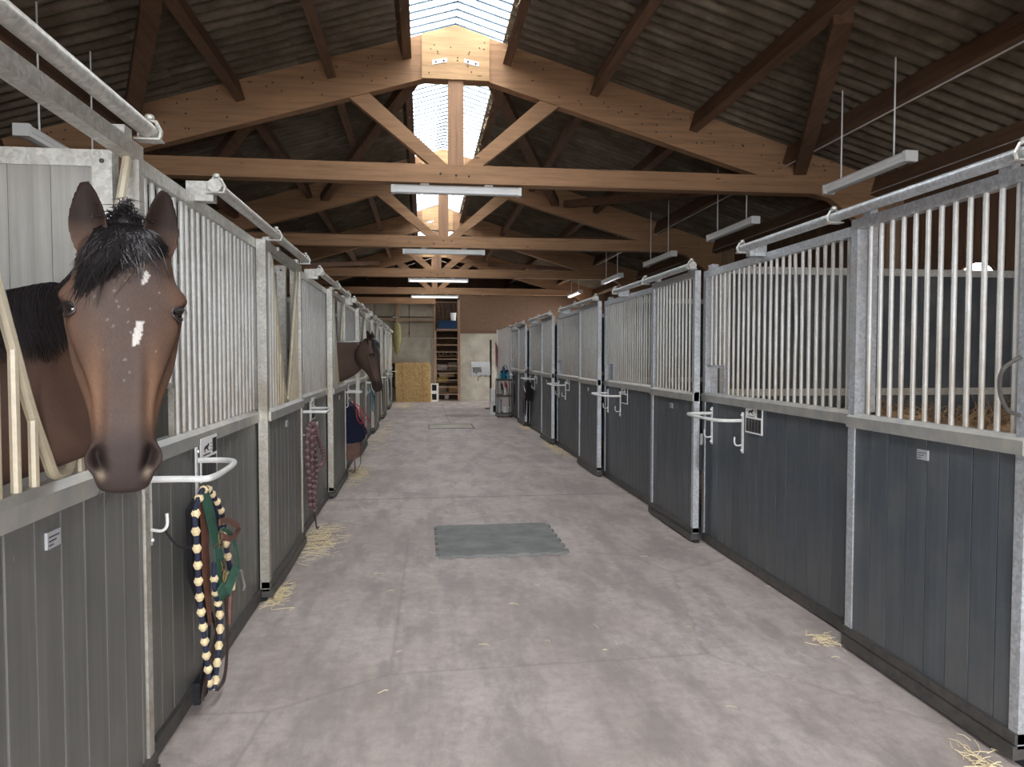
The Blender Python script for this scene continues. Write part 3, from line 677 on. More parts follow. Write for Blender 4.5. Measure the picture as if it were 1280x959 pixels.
# ---------------------------------------------------------------- horses
def lerp(xs, ys, x): return float(np.interp(x, xs, ys))
HS  = [-.035, 0, .05, .10, .165, .235, .30, .36, .42, .48, .532, .572, .597, .61]
TOP = [-.045, -.004, .020, .026, .026, .018, .008, .000, -.004, -.002, .000, -.010, -.028, -.05]
BOT = [-.10, -.155, -.215, -.25, -.262, -.245, -.205, -.165, -.14, -.130, -.125, -.118, -.105, -.08]
WID = [.050, .080, .098, .112, .126, .116, .100, .087, .076, .068, .064, .061, .053, .032]
def grid_faces(m, n, base=0):
    f = [(base+i*n+k, base+i*n+(k+1) % n, base+(i+1)*n+(k+1) % n, base+(i+1)*n+k) for i in range(m-1) for k in range(n)]
    return f+[tuple(base+k for k in range(n-1, -1, -1)), tuple(base+(m-1)*n+k for k in range(n))]
def loft(mb, centers, ups, sides, rings, n=28):
    """rings: function(i,k,angle)->(side,up) offsets"""
    vs = []
    for i, c in enumerate(centers):
        for k in range(n):
            a = 2*PI*k/n; u, v = rings(i, a); vs.append(c+sides[i]*u+ups[i]*v)
    mb.add(vs, grid_faces(len(centers), n))
def make_horse(name, label, P, A, Nn, neck, trunk_x, coat, earturn=(0,0), closed=True):
    """P poll point, A poll->muzzle axis, Nn forehead normal; neck: list of (point, half-depth, half-width) from the head back to the withers"""
    P = Vector(P); A = Vector(A).normalized(); Nn = Vector(Nn); Nn = (Nn-A*Nn.dot(A)).normalized(); W = A.cross(Nn).normalized()
    mb = MB()
    ss = [-.035, -.02, 0, .03, .06, .09, .12, .155, .19, .225, .26, .29, .32, .35, .38, .41, .44, .465, .49, .51, .53, .55, .57, .585, .598, .608]
    cs = [P+A*s for s in ss]
    def ring(i, a):
        s = ss[i]; w = lerp(HS, WID, s); tp = lerp(HS, TOP, s); bt = lerp(HS, BOT, s)
        c, d = math.cos(a), math.sin(a); jaw = lerp([0, .15, .3, .5, .63], [.84, .90, .82, .76, .85], s)
        mid = tp-(.045 if s < .45 else .05)
        if d >= 0:
            flat = lerp([0, .1, .2, .3, .5, .62], [.8, .62, .55, .62, .78, .9], s)
            u = w*math.copysign(abs(c)**.72, c)*(1-(1-flat)*d**2.2); v = mid+(tp-mid)*abs(d)**.8
        else:
            u = w*math.copysign(abs(c)**.8, c)*(1-(1-jaw)*abs(d)**1.0); v = mid+(bt-mid)*abs(d)**.85
        return u, v
    loft(mb, cs, [Nn]*len(cs), [W]*len(cs), ring)
    # ears: crescent cups
    for s in (-1, 1):
        e0 = P+A*.035+W*(s*.066)-Nn*.02; up = (-A*1.0+W*(s*.16)+Nn*(.10)).normalized(); face = (Nn*1.0+W*s*(.42+earturn[0])).normalized(); face = (face-up*face.dot(up)).normalized(); sd = up.cross(face).normalized()
        m_ = 12; n_ = 16; vs = []
        for i in range(m_):
            t = i/(m_-1); h = -.03+.185*t
            wdt = .040*(math.sin(PI*min(1, (t*.80+.18)))**.75)+.005; thk = .012*(1-.25*t)
            c0 = e0+up*h-face*(.0)
            for k in range(n_):
                a = PI*2*k/n_
                u = math.cos(a)*wdt; curl = (abs(math.cos(a))**2)*wdt*(.85 if t > .1 else .5)*(1-.5*t)
                v = curl+math.sin(a)*thk*(1.3 if t < .2 else 1)
                vs.append(c0+sd*u+face*(v-.02))
        mb.add(vs, grid_faces(m_, n_))
        mb.ball(tuple(e0+up*-.0), .026, 12, 8)
    # neck
    pts = [Vector(q[0]) for q in neck]; pp = smooth_path(pts, 5); m_ = len(pp); dep = []; wd = []
    for i in range(m_):
        f = i/(m_-1)*(len(neck)-1); j = min(int(f), len(neck)-2); t = f-j
        dep.append(neck[j][1]*(1-t)+neck[j+1][1]*t); wd.append(neck[j][2]*(1-t)+neck[j+1][2]*t)
    tang = [(pp[min(i+1, m_-1)]-pp[max(i-1, 0)]).normalized() for i in range(m_)]
    # the flat sideways axis turns from the head's own W to the body's sideways axis
    sides = []; ups = []
    bodyside = Vector(neck[-1][3]); bodyside = -bodyside if W.dot(bodyside) < 0 else bodyside
    for i in range(m_):
        t = i/(m_-1); t = min(1, t*1.6); sv = (W*(1-t)+bodyside*t); sv = (sv-tang[i]*sv.dot(tang[i])).normalized(); u = sv.cross(tang[i]).normalized()
        if u.z < 0 and i > 0: u = -u
        sides.append(sv); ups.append(u)
    if ups[0].dot(ups[1]) < 0: ups[0] = -ups[0]
    def nring(i, a):
        c, d = math.cos(a), math.sin(a); top = 1-.35*max(0, d)**1.5 if d > 0 else 1
        return wd[i]*c*top, dep[i]*d
    loft(mb, pp, ups, sides, nring)
    # trunk, haunch and legs (body stands inside the box, along +-x)
    wx, wy, sgn = trunk_x; bs = Vector((0, 1, 0))
    T = [(.30, 1.18, .20, .12), (.20, 1.18, .33, .22), (.02, 1.20, .38, .27), (-.25, 1.18, .39, .30), (-.6, 1.13, .37, .33), (-.95, 1.14, .36, .33), (-1.2, 1.19, .34, .31), (-1.42, 1.18, .30, .27), (-1.55, 1.14, .20, .18), (-1.62, 1.12, .08, .08)]
    cs = [Vector((wx+sgn*q[0], wy, q[1])) for q in T]
    loft(mb, cs, [Vector((0,0,1))]*len(T), [bs]*len(T), lambda i, a: (T[i][3]*math.cos(a), T[i][2]*math.sin(a)))
    for dy in (-.17, .17):
        x = wx+sgn*.08; fr = [(x, 1.02, .11), (x+sgn*.01, .80, .085), (x, .62, .058), (x+sgn*.01, .50, .052), (x, .44, .04), (x, .25, .03), (x+sgn*.005, .16, .04), (x+sgn*.04, .09, .035), (x+sgn*.06, .05, .058), (x+sgn*.065, .0, .066)]
        mb.tube([(q[0], wy+dy, q[1]+.003) for q in fr], [q[2] for q in fr], 12)
        x = wx-sgn*1.32; hd = [(x, 1.10, .19), (x+sgn*.03, .88, .15), (x+sgn*.06, .74, .10), (x-sgn*.10, .60, .062), (x-sgn*.19, .50, .052), (x-sgn*.17, .40, .038), (x-sgn*.15, .24, .032), (x-sgn*.14, .15, .042), (x-sgn*.10, .08, .036), (x-sgn*.07, .04, .058), (x-sgn*.065, .0, .066)]
        mb.tube([(q[0], wy+dy, q[1]+.003) for q in hd], [q[2] for q in hd], 12)
    me = mb.mesh('tmp', None, False); o = bpy.data.objects.new('tmp', me); C.objects.link(o)
    r = o.modifiers.new('r', 'REMESH'); r.mode = 'VOXEL'; r.voxel_size = coat.get('vox', .0064); r.adaptivity = 0
    bpy.context.view_layer.update(); dg = bpy.context.evaluated_depsgraph_get(); ev = o.evaluated_get(dg); me2 = bpy.data.meshes.new_from_object(ev)
    bpy.data.objects.remove(o); bpy.data.meshes.remove(me)
    nv = len(me2.vertices); co = np.empty(nv*3); me2.vertices.foreach_get('co', co); co = co.reshape(-1, 3)
    ne = len(me2.edges); ed = np.empty(ne*2, int); me2.edges.foreach_get('vertices', ed); ed = ed.reshape(-1, 2)
    deg = np.bincount(ed.ravel(), minlength=nv)[:, None]
    def smooth(co, it, wgt):
        for _ in range(it):
            acc = np.zeros_like(co)
            for d in range(3): acc[:, d] = np.bincount(ed[:, 0], co[ed[:, 1], d], nv)+np.bincount(ed[:, 1], co[ed[:, 0], d], nv)
            co = co+wgt*(acc/deg-co)
        return co
    p0 = np.array(P); a_ = np.array(A); n_ = np.array(Nn); w_ = np.array(W)
    def loc(co): d = co-p0; return d@a_, d@n_, d@w_
    s, nn, ww = loc(co); face_ = ((s > -.1) & (s < .7) & (nn > -.3) & (nn < .1) & (abs(ww) < .2))
    ear = (s < .02) & (nn > -.11) & (nn < .1) & (abs(ww) > .03) & (abs(ww) < .16)
    wt = np.where(ear, .25, 1.0)[:, None]*.5
    co = smooth(co, 9, wt)
    s, nn, ww = loc(co); aw = np.abs(ww); sg = np.sign(ww)
    def G(ds, dn, dw, rs, rn, rw): return np.exp(-((s-ds)/rs)**2-((nn-dn)/rn)**2-((aw-dw)/rw)**2)
    # displacements along the head's own axes
    dS = np.zeros(nv); dN = np.zeros(nv); dW = np.zeros(nv)
    g = G(.150, -.026, .11, .026, .030, .06); dW += g*.014; dN += g*.005               # orbit arch
    g = G(.181, -.020, .11, .018, .017, .05); dW -= g*.020; dN -= g*.006                            # eye bed
    g = G(.199, -.062, .11, .03, .010, .04); dW += g*.005; dN += g*.001
    g = G(.098, -.01, .085, .022, .022, .04); dW -= g*.009; dN -= g*.004                # hollow above the eye
    g = np.exp(-((s-.31)/.075)**2-((nn+.060)/.011)**2)*(aw > .03); dW += g*.013          # facial crest
    g = np.exp(-((s-.36)/.10)**2-((nn+.035)/.016)**2)*(aw > .02); dW -= g*.011           # groove beside the nasal bone
    g = np.exp(-((s-.44)/.07)**2-((nn+.085)/.02)**2)*(aw > .02); dW -= g*.006
    g = G(.20, -.15, .09, .085, .075, .05); dW += g*.009                                # round cheek
    g = np.exp(-((s-.335)/.03)**2-((nn+.14)/.05)**2)*(aw > .02); dW -= g*.006
    g = np.exp(-((s-.17)/.06)**2-(ww/.035)**2)*(nn > -.03); dN += g*.006                 # forehead
    g = G(.528, -.028, .060, .036, .030, .03); dW += g*.016; dN += g*.006                # nostril flare
    cw = .049-(s-.50)*.20
    NOS = np.exp(-((s-.524)/.030)**4-((aw-cw)/.0085)**2)*(nn > -.075); dN -= NOS*.032
    g = np.exp(-((s-.524)/.034)**4-((aw-cw-.019)/.007)**2)*(nn > -.08); dN += g*.009; dW += g*.005
    g = np.exp(-((s-.40)/.10)**2-((aw-.050)/.010)**2)*(nn > -.05); dN -= g*.005
    g = np.exp(-((s-.38)/.14)**2-((aw-.030)/.010)**2)*(nn > -.04); dN += g*.003
    g = np.exp(-((s-.586)/.016)**2-((nn+.03)/.05)**2); dS += g*.006                      # upper lip
    mo = np.exp(-((nn+.088+(s-.56)*.25)/.0055)**2)*(s > .485)*(s < .64); 
    rad = (aw > .0); dW -= mo*sg*0; dWm = mo*.008*np.clip(aw/.05, 0, 1); dW -= dWm; dS -= mo*.010*(s > .57)   # mouth line
    g = np.exp(-((s-.555)/.03)**2-((nn+.13)/.02)**2); dN -= g*.008                         # chin
    m = face_
    co = co+np.where(m, 1, 0)[:, None]*(dS[:, None]*a_+dN[:, None]*n_+(dW*sg)[:, None]*w_)
    co = smooth(co, 2, .25)
    # veins and muscle unevenness
    s, nn, ww = loc(co); aw = np.abs(ww)
    me2.vertices.foreach_set('co', co.ravel()); me2.update()
    # coat colours
    base = np.array(coat['base']); red = np.array(coat['red']); dark = np.array(coat['dark']); grey = np.array(coat['grey'])
    col = np.tile(base, (nv, 1)); rnd = np.sin(co[:, 0]*37+co[:, 2]*23)*np.sin(co[:, 1]*41+co[:, 2]*31)*.5+.5
    def mixin(mask, c):
        nonlocal col
        mask = np.clip(mask, 0, 1)[:, None]; col = col*(1-mask)+np.array(c)*mask
    hd_ = 1/(1+np.exp(-(s+.02)/.02))*((nn > -.30)*(nn < .1)*(aw < .2)*(s < .7))
    mixin(hd_*np.exp(-(aw/(.045+.05*np.exp(-((s-.14)/.12)**2)))**4)*(.75+.25*rnd)*(nn > -.06), grey)
    side = np.exp(-((s-.38)/.12)**2)*np.exp(-((aw-.062)/.022)**2)*hd_*(nn > -.09); mixin(side*.95, red)
    mixin(hd_*np.exp(-((s-.17)/.12)**2)*np.clip((aw-.075)/.03, 0, 1)*.35, red)
    mixin(hd_*np.exp(-((s-.30)/.1)**2)*np.exp(-((nn+.11)/.05)**2)*.5, red)
    mixin(hd_*np.clip((s-.44)/.06, 0, 1)*.85, dark)
    mixin(hd_*NOS*.95, (.006,.004,.004)); mixin(hd_*np.exp(-((s-.524)/.035)**2-((aw-.055)/.02)**2)*(nn > -.07)*.35, np.array(dark)*.5)  # shade of the nostril hollows painted near-black, darker skin around them
    for sgnw in (1, -1): mixin(hd_*np.exp(-((s-.562)/.014)**2-((ww*sgnw-.048)/.009)**2)*(nn > -.06)*.5*coat.get('pink', 1), (.30,.24,.17))
    mixin(hd_*np.exp(-((s-.179)/.020)**2-((nn+.020)/.020)**2)*(aw > .075)*.85, np.array(dark)*.35)
    earm = (s < .015)*(aw > .025)*(aw < .17)*(nn > -.1)*(nn < .1); inner = (s < -.01)
    mixin(earm*np.clip(1-(s+.035)/.05, .25, 1)*.96, (.014,.009,.008))
    if coat.get('star'):
        jit = .25*np.sin(co[:, 2]*400)+.2*np.sin(co[:, 0]*530)
        r1 = ((s-.105)/.018)**2+((ww+.043-(s-.10)*.3)/.0065)**2+jit; mixin(((r1 < 1)*(nn > -.04))*.85, (.50,.48,.45))
        r2 = ((s-.235)/.030)**4+((ww+.026-(s-.235)*.2)/.0085)**2+jit*.5; mixin(((r2 < 1)*(nn > -.04))*.85, (.50,.48,.45))
        for _ in range(22):
            cs_, cw_ = np.random.uniform(.08, .35), np.random.normal(0, .03); mixin((((s-cs_)**2+(ww-cw_)**2) < .0022**2)*(nn > -.05)*.22, (.5,.47,.44))
    mixin((co[:, 2] < .55)*(s > .75)*.9, np.array(dark)*.5)
    ca = me2.color_attributes.new('coat', 'FLOAT_COLOR', 'POINT'); ca.data.foreach_set('color', np.hstack([col, np.ones((nv, 1))]).ravel())
    me2.materials.clear(); me2.materials.append(coat['mat']); me2.shade_smooth()
    t = thing(name, label, 'horse', (wx, wy, 0)); me2.transform(Matrix.Translation((-wx, -wy, 0)))
    body = obj('body', me2, t)
    off = Vector((wx, wy, 0))
    def tohead(s_, n2, w2): return P+A*s_+Nn*n2+W*w2-off
    # eyes
    for sg_ in (-1, 1):
        c = tohead(.181, -.022, sg_*.0985); r = .0245; e = part('eye', MB().ball(tuple(c), r, 24, 16), M_EYE, t)
        o_ = (W*(sg_*.86)+Nn*.50).normalized(); u_ = (-A-o_*(-A).dot(o_)).normalized(); v_ = o_.cross(u_)
        def lidpt(th, lift, rr): 
            d = v_*math.cos(th)*.86+u_*math.sin(th)*lift; k = max(.05, 1-d.length_squared)**.5; return c+(d+o_*k)*rr
        part('upper_eyelid', MB().tube([lidpt(PI*k/14, .52, r+.002) for k in range(15)], [.0022+.0042*math.sin(PI*k/14) for k in range(15)], 8), M_LID, e)
        part('brow_fold', MB().tube([lidpt(PI*k/14, .80, r+.004) for k in range(15)], [.0015+.0045*math.sin(PI*k/14) for k in range(15)], 8), M_BROW, e)
        part('lower_eyelid', MB().tube([lidpt(-PI*k/14, .60, r+.001) for k in range(15)], [.002+.0035*math.sin(PI*k/14) for k in range(15)], 8), M_LID, e)
        ls = MB()
        for k in range(30):
            b = lidpt(PI*(.1+.8*k/29), .50, r+.004); ls.tube([b, b+o_*.008-u_*.003, b+o_*.012-u_*.009], [.0004, .0003, .0002], 3)
        part('eyelashes', ls, M_HAIR, e, kind='stuff')
    # hair: forelock
    rs = random.Random(5)
    fm = MB()
    for i in range(1300):
        w0 = rs.gauss(0, .020); s0 = rs.uniform(-.035, .012)
        wt_ = rs.uniform(-.01, .105) if rs.random() < .62 else rs.uniform(-.095, .01)
        st_ = (.085+.75*max(wt_, 0) if wt_ > 0 else .085-.45*abs(wt_))*rs.uniform(.35, 1.12)*coat.get('fore', 1); pts = []; lay = rs.uniform(0, 1)
        for k in range(7):
            u = k/6; ww_ = w0+(wt_-w0)*u**.75; s_ = s0+(st_-s0)*u**1.15
            hgt = .004+lay*.010+.020*math.sin(PI*min(1, u*.95+.05))-(ww_/.12)**2*.040
            pts.append(tohead(s_, lerp(HS, TOP, max(s_, -.03))+hgt, ww_+rs.uniform(-.002,.002)))
        fm.tube(pts, [.0014, .0016, .0015, .0013, .0011, .0008, .0004], 3)
    for i in range(90):                                  # loose longer strands
        w0 = rs.gauss(0, .025); wt_ = rs.uniform(-.10, .13); st_ = rs.uniform(.08, .19)*(1 if wt_ > 0 else .7); pts = []; cu = rs.uniform(-.02, .02)
        for k in range(7):
            u = k/6; ww_ = w0+(wt_-w0)*u+cu*math.sin(PI*u); s_ = -.01+(st_+.01)*u
            pts.append(tohead(s_, lerp(HS, TOP, max(s_, -.03))+.016+.016*math.sin(PI*u)-(ww_/.12)**2*.036, ww_))
        fm.tube(pts, [.0009, .001, .001, .0009, .0008, .0006, .0003], 3)
    for i in range(200):                                 # tuft on the poll
        w0 = rs.gauss(0, .018); p = tohead(-.03, -.02, w0); pts = [p]
        q = p+(-A*rs.uniform(.02,.05)*math.exp(-(w0/.014)**2)-A*.012+Nn*rs.uniform(.0,.02)+W*rs.gauss(0,.008)); pts += [q, q+Nn*rs.uniform(.01,.03)+W*rs.gauss(0,.015)+A*.01]; fm.tube(pts, [.0018,.0016,.0006], 3)
    part('forelock', fm, M_HAIR, t, kind='stuff')
    # mane along the crest
    mm = MB(); sidep = coat['manside']
    for i in range(3400):
        u = rs.random()**.9*.92; f = u*(m_-1); j = min(int(f), m_-2); tt = f-j
        c = pp[j]*(1-tt)+pp[j+1]*tt; up = (ups[j]*(1-tt)+ups[j+1]*tt).normalized(); sd = (sides[j]*(1-tt)+sides[j+1]*tt).normalized(); dd = dep[j]*(1-tt)+dep[j+1]*tt; ww0 = wd[j]*(1-tt)+wd[j+1]*tt
        if sd.dot(Vector(sidep)) < 0: sd = -sd
        ln = rs.uniform(.20, .44)*(.8 if u < .1 else 1); root = c+up*(dd*.985)+sd*rs.uniform(-.015,.02); pts = [root-off]; jy = rs.gauss(0, .012)
        an = 0; tg = tang[j]
        steps = 6
        for k in range(1, steps):
            q = k/(steps-1)*ln; an = q/(dd*1.25); lift = 1.03+.03*math.sin(PI*k/(steps-1))
            pt = c+up*(dd*math.cos(an)*lift+.006)+sd*(ww0*1.02*math.sin(min(an*1.25, PI/2))+.012+rs.uniform(0,.004))+tg*(jy*k/steps+rs.uniform(-.003,.003)); pts.append(pt-off)
        mm.tube(pts, [.0018,.002,.0019,.0016,.0012,.0005], 3)
    part('mane', mm, M_HAIR, t, kind='stuff')
    # whiskers and tail
    wk = MB()
    for i in range(26):
        s_ = rs.uniform(.56,.62); w2 = rs.uniform(-.05,.05); b = tohead(s_, -.11, w2); wk.tube([b, b+A*.02-Nn*.01+W*w2*.2, b+A*.035-Nn*.02+W*w2*.4], [.0005,.0004,.0002], 3)
    part('whiskers', wk, M_HAIR, t, kind='stuff')
    tl = MB()
    for i in range(260):
        b = Vector((wx-sgn*1.60, wy+rs.gauss(0,.02), 1.28))-off; x1 = -sgn*rs.uniform(.05,.13); y1 = rs.gauss(0,.05)
        tl.tube([b, b+Vector((x1*.8, y1*.4, -.15)), b+Vector((x1, y1, -.5)), b+Vector((x1*.9, y1*1.2, -.9*rs.uniform(.8,1)))], [.006,.006,.005,.001], 3)
    part('tail', tl, M_HAIR, t, kind='stuff')
    return t, tohead
M_BROW = mat('brow_skin', (.06,.04,.033), .5)
M_EYE = mat('horse_eye', (.008,.005,.004), .04, 0, .8); M_LID = mat('eyelid_skin', (.018,.012,.010), .45)
M_HAIR = mat('black_horse_hair', (.012,.010,.011), .42, 0, .5)
def coat_mat(name):
    m = mat(name, (.1,.06,.04), .5, 0, .10); at = N(m, 'ShaderNodeVertexColor'); at.layer_name = 'coat'
    n = noise(m, coords(m, (60,60,14)), 8, 4, .7); n2 = noise(m, coords(m, (1,1,1)), 9, 5, .7); n3 = noise(m, coords(m, (300,300,60)), 3, 2)
    c = mixc(m, ramp(m, n, [(.35, (.28,)*3), (.6, (0,)*3)]), at.outputs[0], (.02,.014,.012)); c = mixc(m, ramp(m, n2, [(.4, (0,)*3), (.75, (.5,)*3)]), c, (1.45,1.45,1.45), 'MULTIPLY')
    setc(m, c); setc(m, ramp(m, n2, [(.3, (.42,)*3), (.7, (.62,)*3)]), 'Roughness')
    b = m.node_tree.nodes['Principled BSDF']; b.inputs['Sheen Weight'].default_value = .0; b.inputs['Sheen Roughness'].default_value = .4
    bump(m, mixc(m, .3, n2, n3), .55, .005); return m
MC = coat_mat('bay_coat')
coat1 = dict(mat=MC, base=(.070,.042,.031), red=(.135,.075,.045), dark=(.034,.025,.023), grey=(.070,.052,.045), star=1, vox=.0048, manside=(0,-1,0), fore=1.0)
P1 = (-.690, 1.80, 1.838); A1 = (.012, -.09, -.995); N1 = (.37, -.92, .09)
neck1 = [((-.735, 1.905, 1.72), .135, .074), ((-.78, 1.97, 1.65), .185, .084), ((-.86, 2.05, 1.555), .21, .090), ((-.97, 2.11, 1.505), .235, .096), ((-1.20, 2.13, 1.44), .25, .11), ((-1.45, 2.12, 1.37), .28, .14), ((-1.70, 2.12, 1.29), .33, .19), ((-1.90, 2.12, 1.22), .36, .24, (0,1,0))]
h1, th1 = make_horse('bay_horse', 'bay horse with small white star looking out over the nearest left-hand yoke door', P1, A1, N1, neck1, (-1.90, 2.12, 1), coat1)
coat2 = dict(mat=MC, base=(.088,.058,.045), red=(.105,.068,.052), dark=(.045,.033,.031), grey=(.062,.043,.036), star=0, manside=(0,1,0), fore=.8, pink=0)
P2 = (-.575, 8.65, 1.745); A2 = (.19, -.03, -.97); N2 = (.96, -.26, .15)
neck2 = [((-.70, 8.73, 1.61), .125, .072), ((-.78, 8.76, 1.57), .17, .082), ((-.87, 8.775, 1.53), .21, .088), ((-.99, 8.78, 1.49), .235, .092), ((-1.2, 8.78, 1.44), .25, .105), ((-1.45, 8.78, 1.37), .28, .14), ((-1.7, 8.78, 1.29), .33, .19), ((-1.92, 8.78, 1.22), .36, .24, (0,1,0))]
h2, th2 = make_horse('brown_horse', 'brown horse reaching its head out over a left-hand door farther down the aisle', P2, A2, N2, neck2, (-1.92, 8.78, 1), coat2)
# dark collar strap on the near horse's door side

# ---------------------------------------------------------------- tack hanging on the left-hand racks
def strand(t, name, pts, w, th, m, wdir=(0,1,0), **kw): return part(name, MB().ribbon(smooth_path(pts, 5), wdir, w, th), m, t, **kw)
def diamond_rope(t, name, pts, r, m1, m2, pitch=.055):
    P = smooth_path(pts, 8); # resample evenly
    out = [P[0]]; acc = 0
    for a, b in zip(P, P[1:]):
        l = (b-a).length; q = 0
        while acc+l-q >= pitch/2: q += pitch/2-acc; out.append(a+(b-a)*(q/l)); acc = 0
        acc += l-q
    A_ = MB(); B_ = MB()
    B_.tube(out, r*.64, 8)
    for i in range(0, len(out)-2, 2):
        p = (out[i]+out[i+2])/2; d = (out[i+2]-out[i]).normalized(); s1 = d.cross(Vector((1,0,0))).normalized(); s2 = d.cross(s1)
        vs = [p-d*pitch*.60]+[p+(s1*math.cos(a)+s2*math.sin(a))*r*1.12 for a in [PI*k/4 for k in range(8)]]+[p+d*pitch*.60]
        A_.add(vs, [(0, 1+(k+1) % 8, 1+k) for k in range(8)]+[(9, 1+k, 1+(k+1) % 8) for k in range(8)])
    o = part(name, B_, m2, t); part('diamond_pattern', A_, m1, o, kind='stuff'); return o
def buckle(t, c, s, m=M_BRASS):
    x, y, z = c; part('buckle', MB().tube([(x, y-s, z-s), (x, y+s, z-s), (x, y+s, z+s), (x, y-s, z+s)], .004, 6, closed=True).tube([(x, y-s, z), (x, y+s, z)], .003, 6), m, t)
hx, hy, hz = -.955, 3.40, .955                          # the visible hook of the nearest rack
t = thing('lead_rope', 'long cream and navy diamond-braided rope looped over the nearest left-hand hook', 'rope', (hx, hy, 0))
Rr = lambda L_: [(a-0*hx, b, c) for a, b, c in L_]
Q = lambda x, L_: [(x+.006*math.sin(3*k), y-3.40, max(z, .03)) for k, (y, z) in enumerate(L_)]
diamond_rope(t, 'rope', Q(.03, [(3.23,.10),(3.155,.35),(3.10,.57),(3.07,.75),(3.07,.91),(3.14,.985),(3.27,.965),(3.43,.83),(3.53,.66),(3.57,.50)]), .0175, M_CREAM, M_NROPE, .072)
diamond_rope(t, 'rope_tail', Q(.04, [(3.25,.09),(3.31,.21),(3.37,.37),(3.27,.54),(3.29,.66)]), .0175, M_CREAM, M_NROPE, .072)
part('whipping', MB().tube([(.03,.17,.51), (.03,.165,.43)], .026, 10), M_CREAM, t); part('leather_end', MB().tube([(.03,.165,.44), (.03,.14,.27)], [.018,.015], 8), M_BROWN, t)
t = thing('head_collar', 'green webbing head collar with brass buckle hanging on the nearest left-hand hook', 'head collar', (hx, hy, 0))
D_ = (.25,1,0)
strand(t, 'crown_strap', Q(.035, [(3.16,.975),(3.22,.90),(3.29,.80),(3.31,.72)]), .055, .007, M_GREEN, D_); strand(t, 'cheek_strap', Q(.05, [(3.30,.71),(3.31,.62),(3.33,.52)]), .055, .007, M_GREEN, D_)
strand(t, 'throat_strap', Q(.085, [(3.25,.80),(3.36,.755),(3.44,.70),(3.48,.62),(3.52,.54)]), .018, .006, M_GREEN, D_); strand(t, 'nose_strap', Q(.075, [(3.24,.55),(3.28,.49),(3.37,.50),(3.50,.555)]), .045, .007, M_GREEN, D_)
strand(t, 'side_strap', Q(.05, [(3.34,.68),(3.36,.58),(3.35,.44)]), .028, .006, M_GREEN, D_); strand(t, 'under_strap', Q(.03, [(3.20,.96),(3.33,.86),(3.42,.76)]), .03, .006, M_NROPE, D_)
buckle(t, (.062,-.09,.735), .028, M_BRASS); buckle(t, (.068,-.08,.62), .020)
part('ring', MB().tube([(.07, -.075+.02*math.cos(a), .565+.024*math.sin(a)) for a in [2*PI*q/12 for q in range(12)]], .004, 6, closed=True), M_BRASS, t)
part('snap_hook', MB().tube(smooth_path([(.09,.14,.53), (.09,.16,.49), (.095,.18,.44), (.095,.165,.425)], 4), .006, 6), M_STEEL, t)
t = thing('leather_bridle', 'brown leather bridle hanging behind the green head collar', 'bridle', (hx, hy, 0))
strand(t, 'headpiece', Q(.0, [(3.27,.93),(3.30,.80),(3.31,.64),(3.33,.40)]), .034, .006, M_BROWN, D_); strand(t, 'cheekpiece', Q(.012, [(3.20,.95),(3.22,.80),(3.24,.60),(3.30,.36)]), .024, .005, M_BROWN, D_)
strand(t, 'noseband', Q(.095, [(3.17,.845),(3.28,.83),(3.40,.79),(3.475,.75),(3.44,.725),(3.33,.735),(3.22,.775)]), .026, .006, M_BROWN, (0,0,1))
strand(t, 'reins', Q(.02, [(3.38,.42),(3.36,.30),(3.26,.19),(3.17,.13),(3.16,.08)]), .02, .005, M_DLEA, D_); strand(t, 'reins', Q(.04, [(3.44,.46),(3.47,.30),(3.47,.16),(3.40,.07),(3.30,.06)]), .018, .005, M_DLEA, D_)
t = thing('black_girth', 'black padded girth hanging behind the bridle near the nearest left-hand hook', 'girth', (-.99, 3.40, 0))
part('pad', MB().prism([(-.22,.90),(-.12,.93),(-.04,.88),(.04,.62),(.05,.36),(-.02,.33),(-.12,.5),(-.20,.6)], -.012, .010, 'x'), M_BLKC, t)
strand(t, 'strap', [(.012,.02,.38), (.02,-.02,.28), (.02,-.10,.19), (.02,-.17,.11)], .024, .005, M_BLKC); strand(t, 'strap', [(.02,.0,.40), (.03,.06,.26), (.03,.07,.16), (.02,.0,.07)], .02, .005, M_BLKC)
part('folded_strap', MB().box(.0,.03,-.20,-.08,.045,.14), M_BLKC, t)
t = thing('cable_loop', 'thin black cable sagging between the two hooks of the nearest left-hand rail', 'cable', (-.97, 2.83, 0))
part('cable', MB().tube(smooth_path([(0, .0, .90), (.02, .10, .81), (.03, .24, .775), (.02, .40, .82), (0, .55, .92)], 6), .0045, 6), M_BLACK, t)
# second rack: plaid rope
hy2 = 2.80+3.33+.03+.57
t = thing('lead_rope', 'long plum and pink plaited rope hanging from the second left-hand rail', 'rope', (hx, hy2, 0))
V_ = lambda x, L_: [(x+.006*math.sin(2*k), y-hy2, max(z, .03)) for k, (y, z) in enumerate(L_)]
diamond_rope(t, 'rope', V_(.025, [(6.10,.30),(6.02,.55),(5.98,.81),(6.08,.97),(6.33,.97),(6.62,.82),(6.83,.70),(6.93,.60),(6.75,.55),(6.45,.60)]), .020, M_PINK, M_PURP, .06)
diamond_rope(t, 'rope_tail', V_(.03, [(6.28,.96),(6.34,.75),(6.46,.53),(6.33,.40),(6.30,.20)]), .020, M_PINK, M_PURP, .06)
diamond_rope(t, 'rope_bight', V_(.035, [(6.15,.96),(6.12,.6),(6.20,.42),(6.28,.2)]), .020, M_PINK, M_PURP, .06)
part('thong', MB().tube(smooth_path(V_(.03, [(6.29,.20),(6.33,.12),(6.45,.04),(6.55,.03)]), 4), .007, 6), M_DLEA, t)
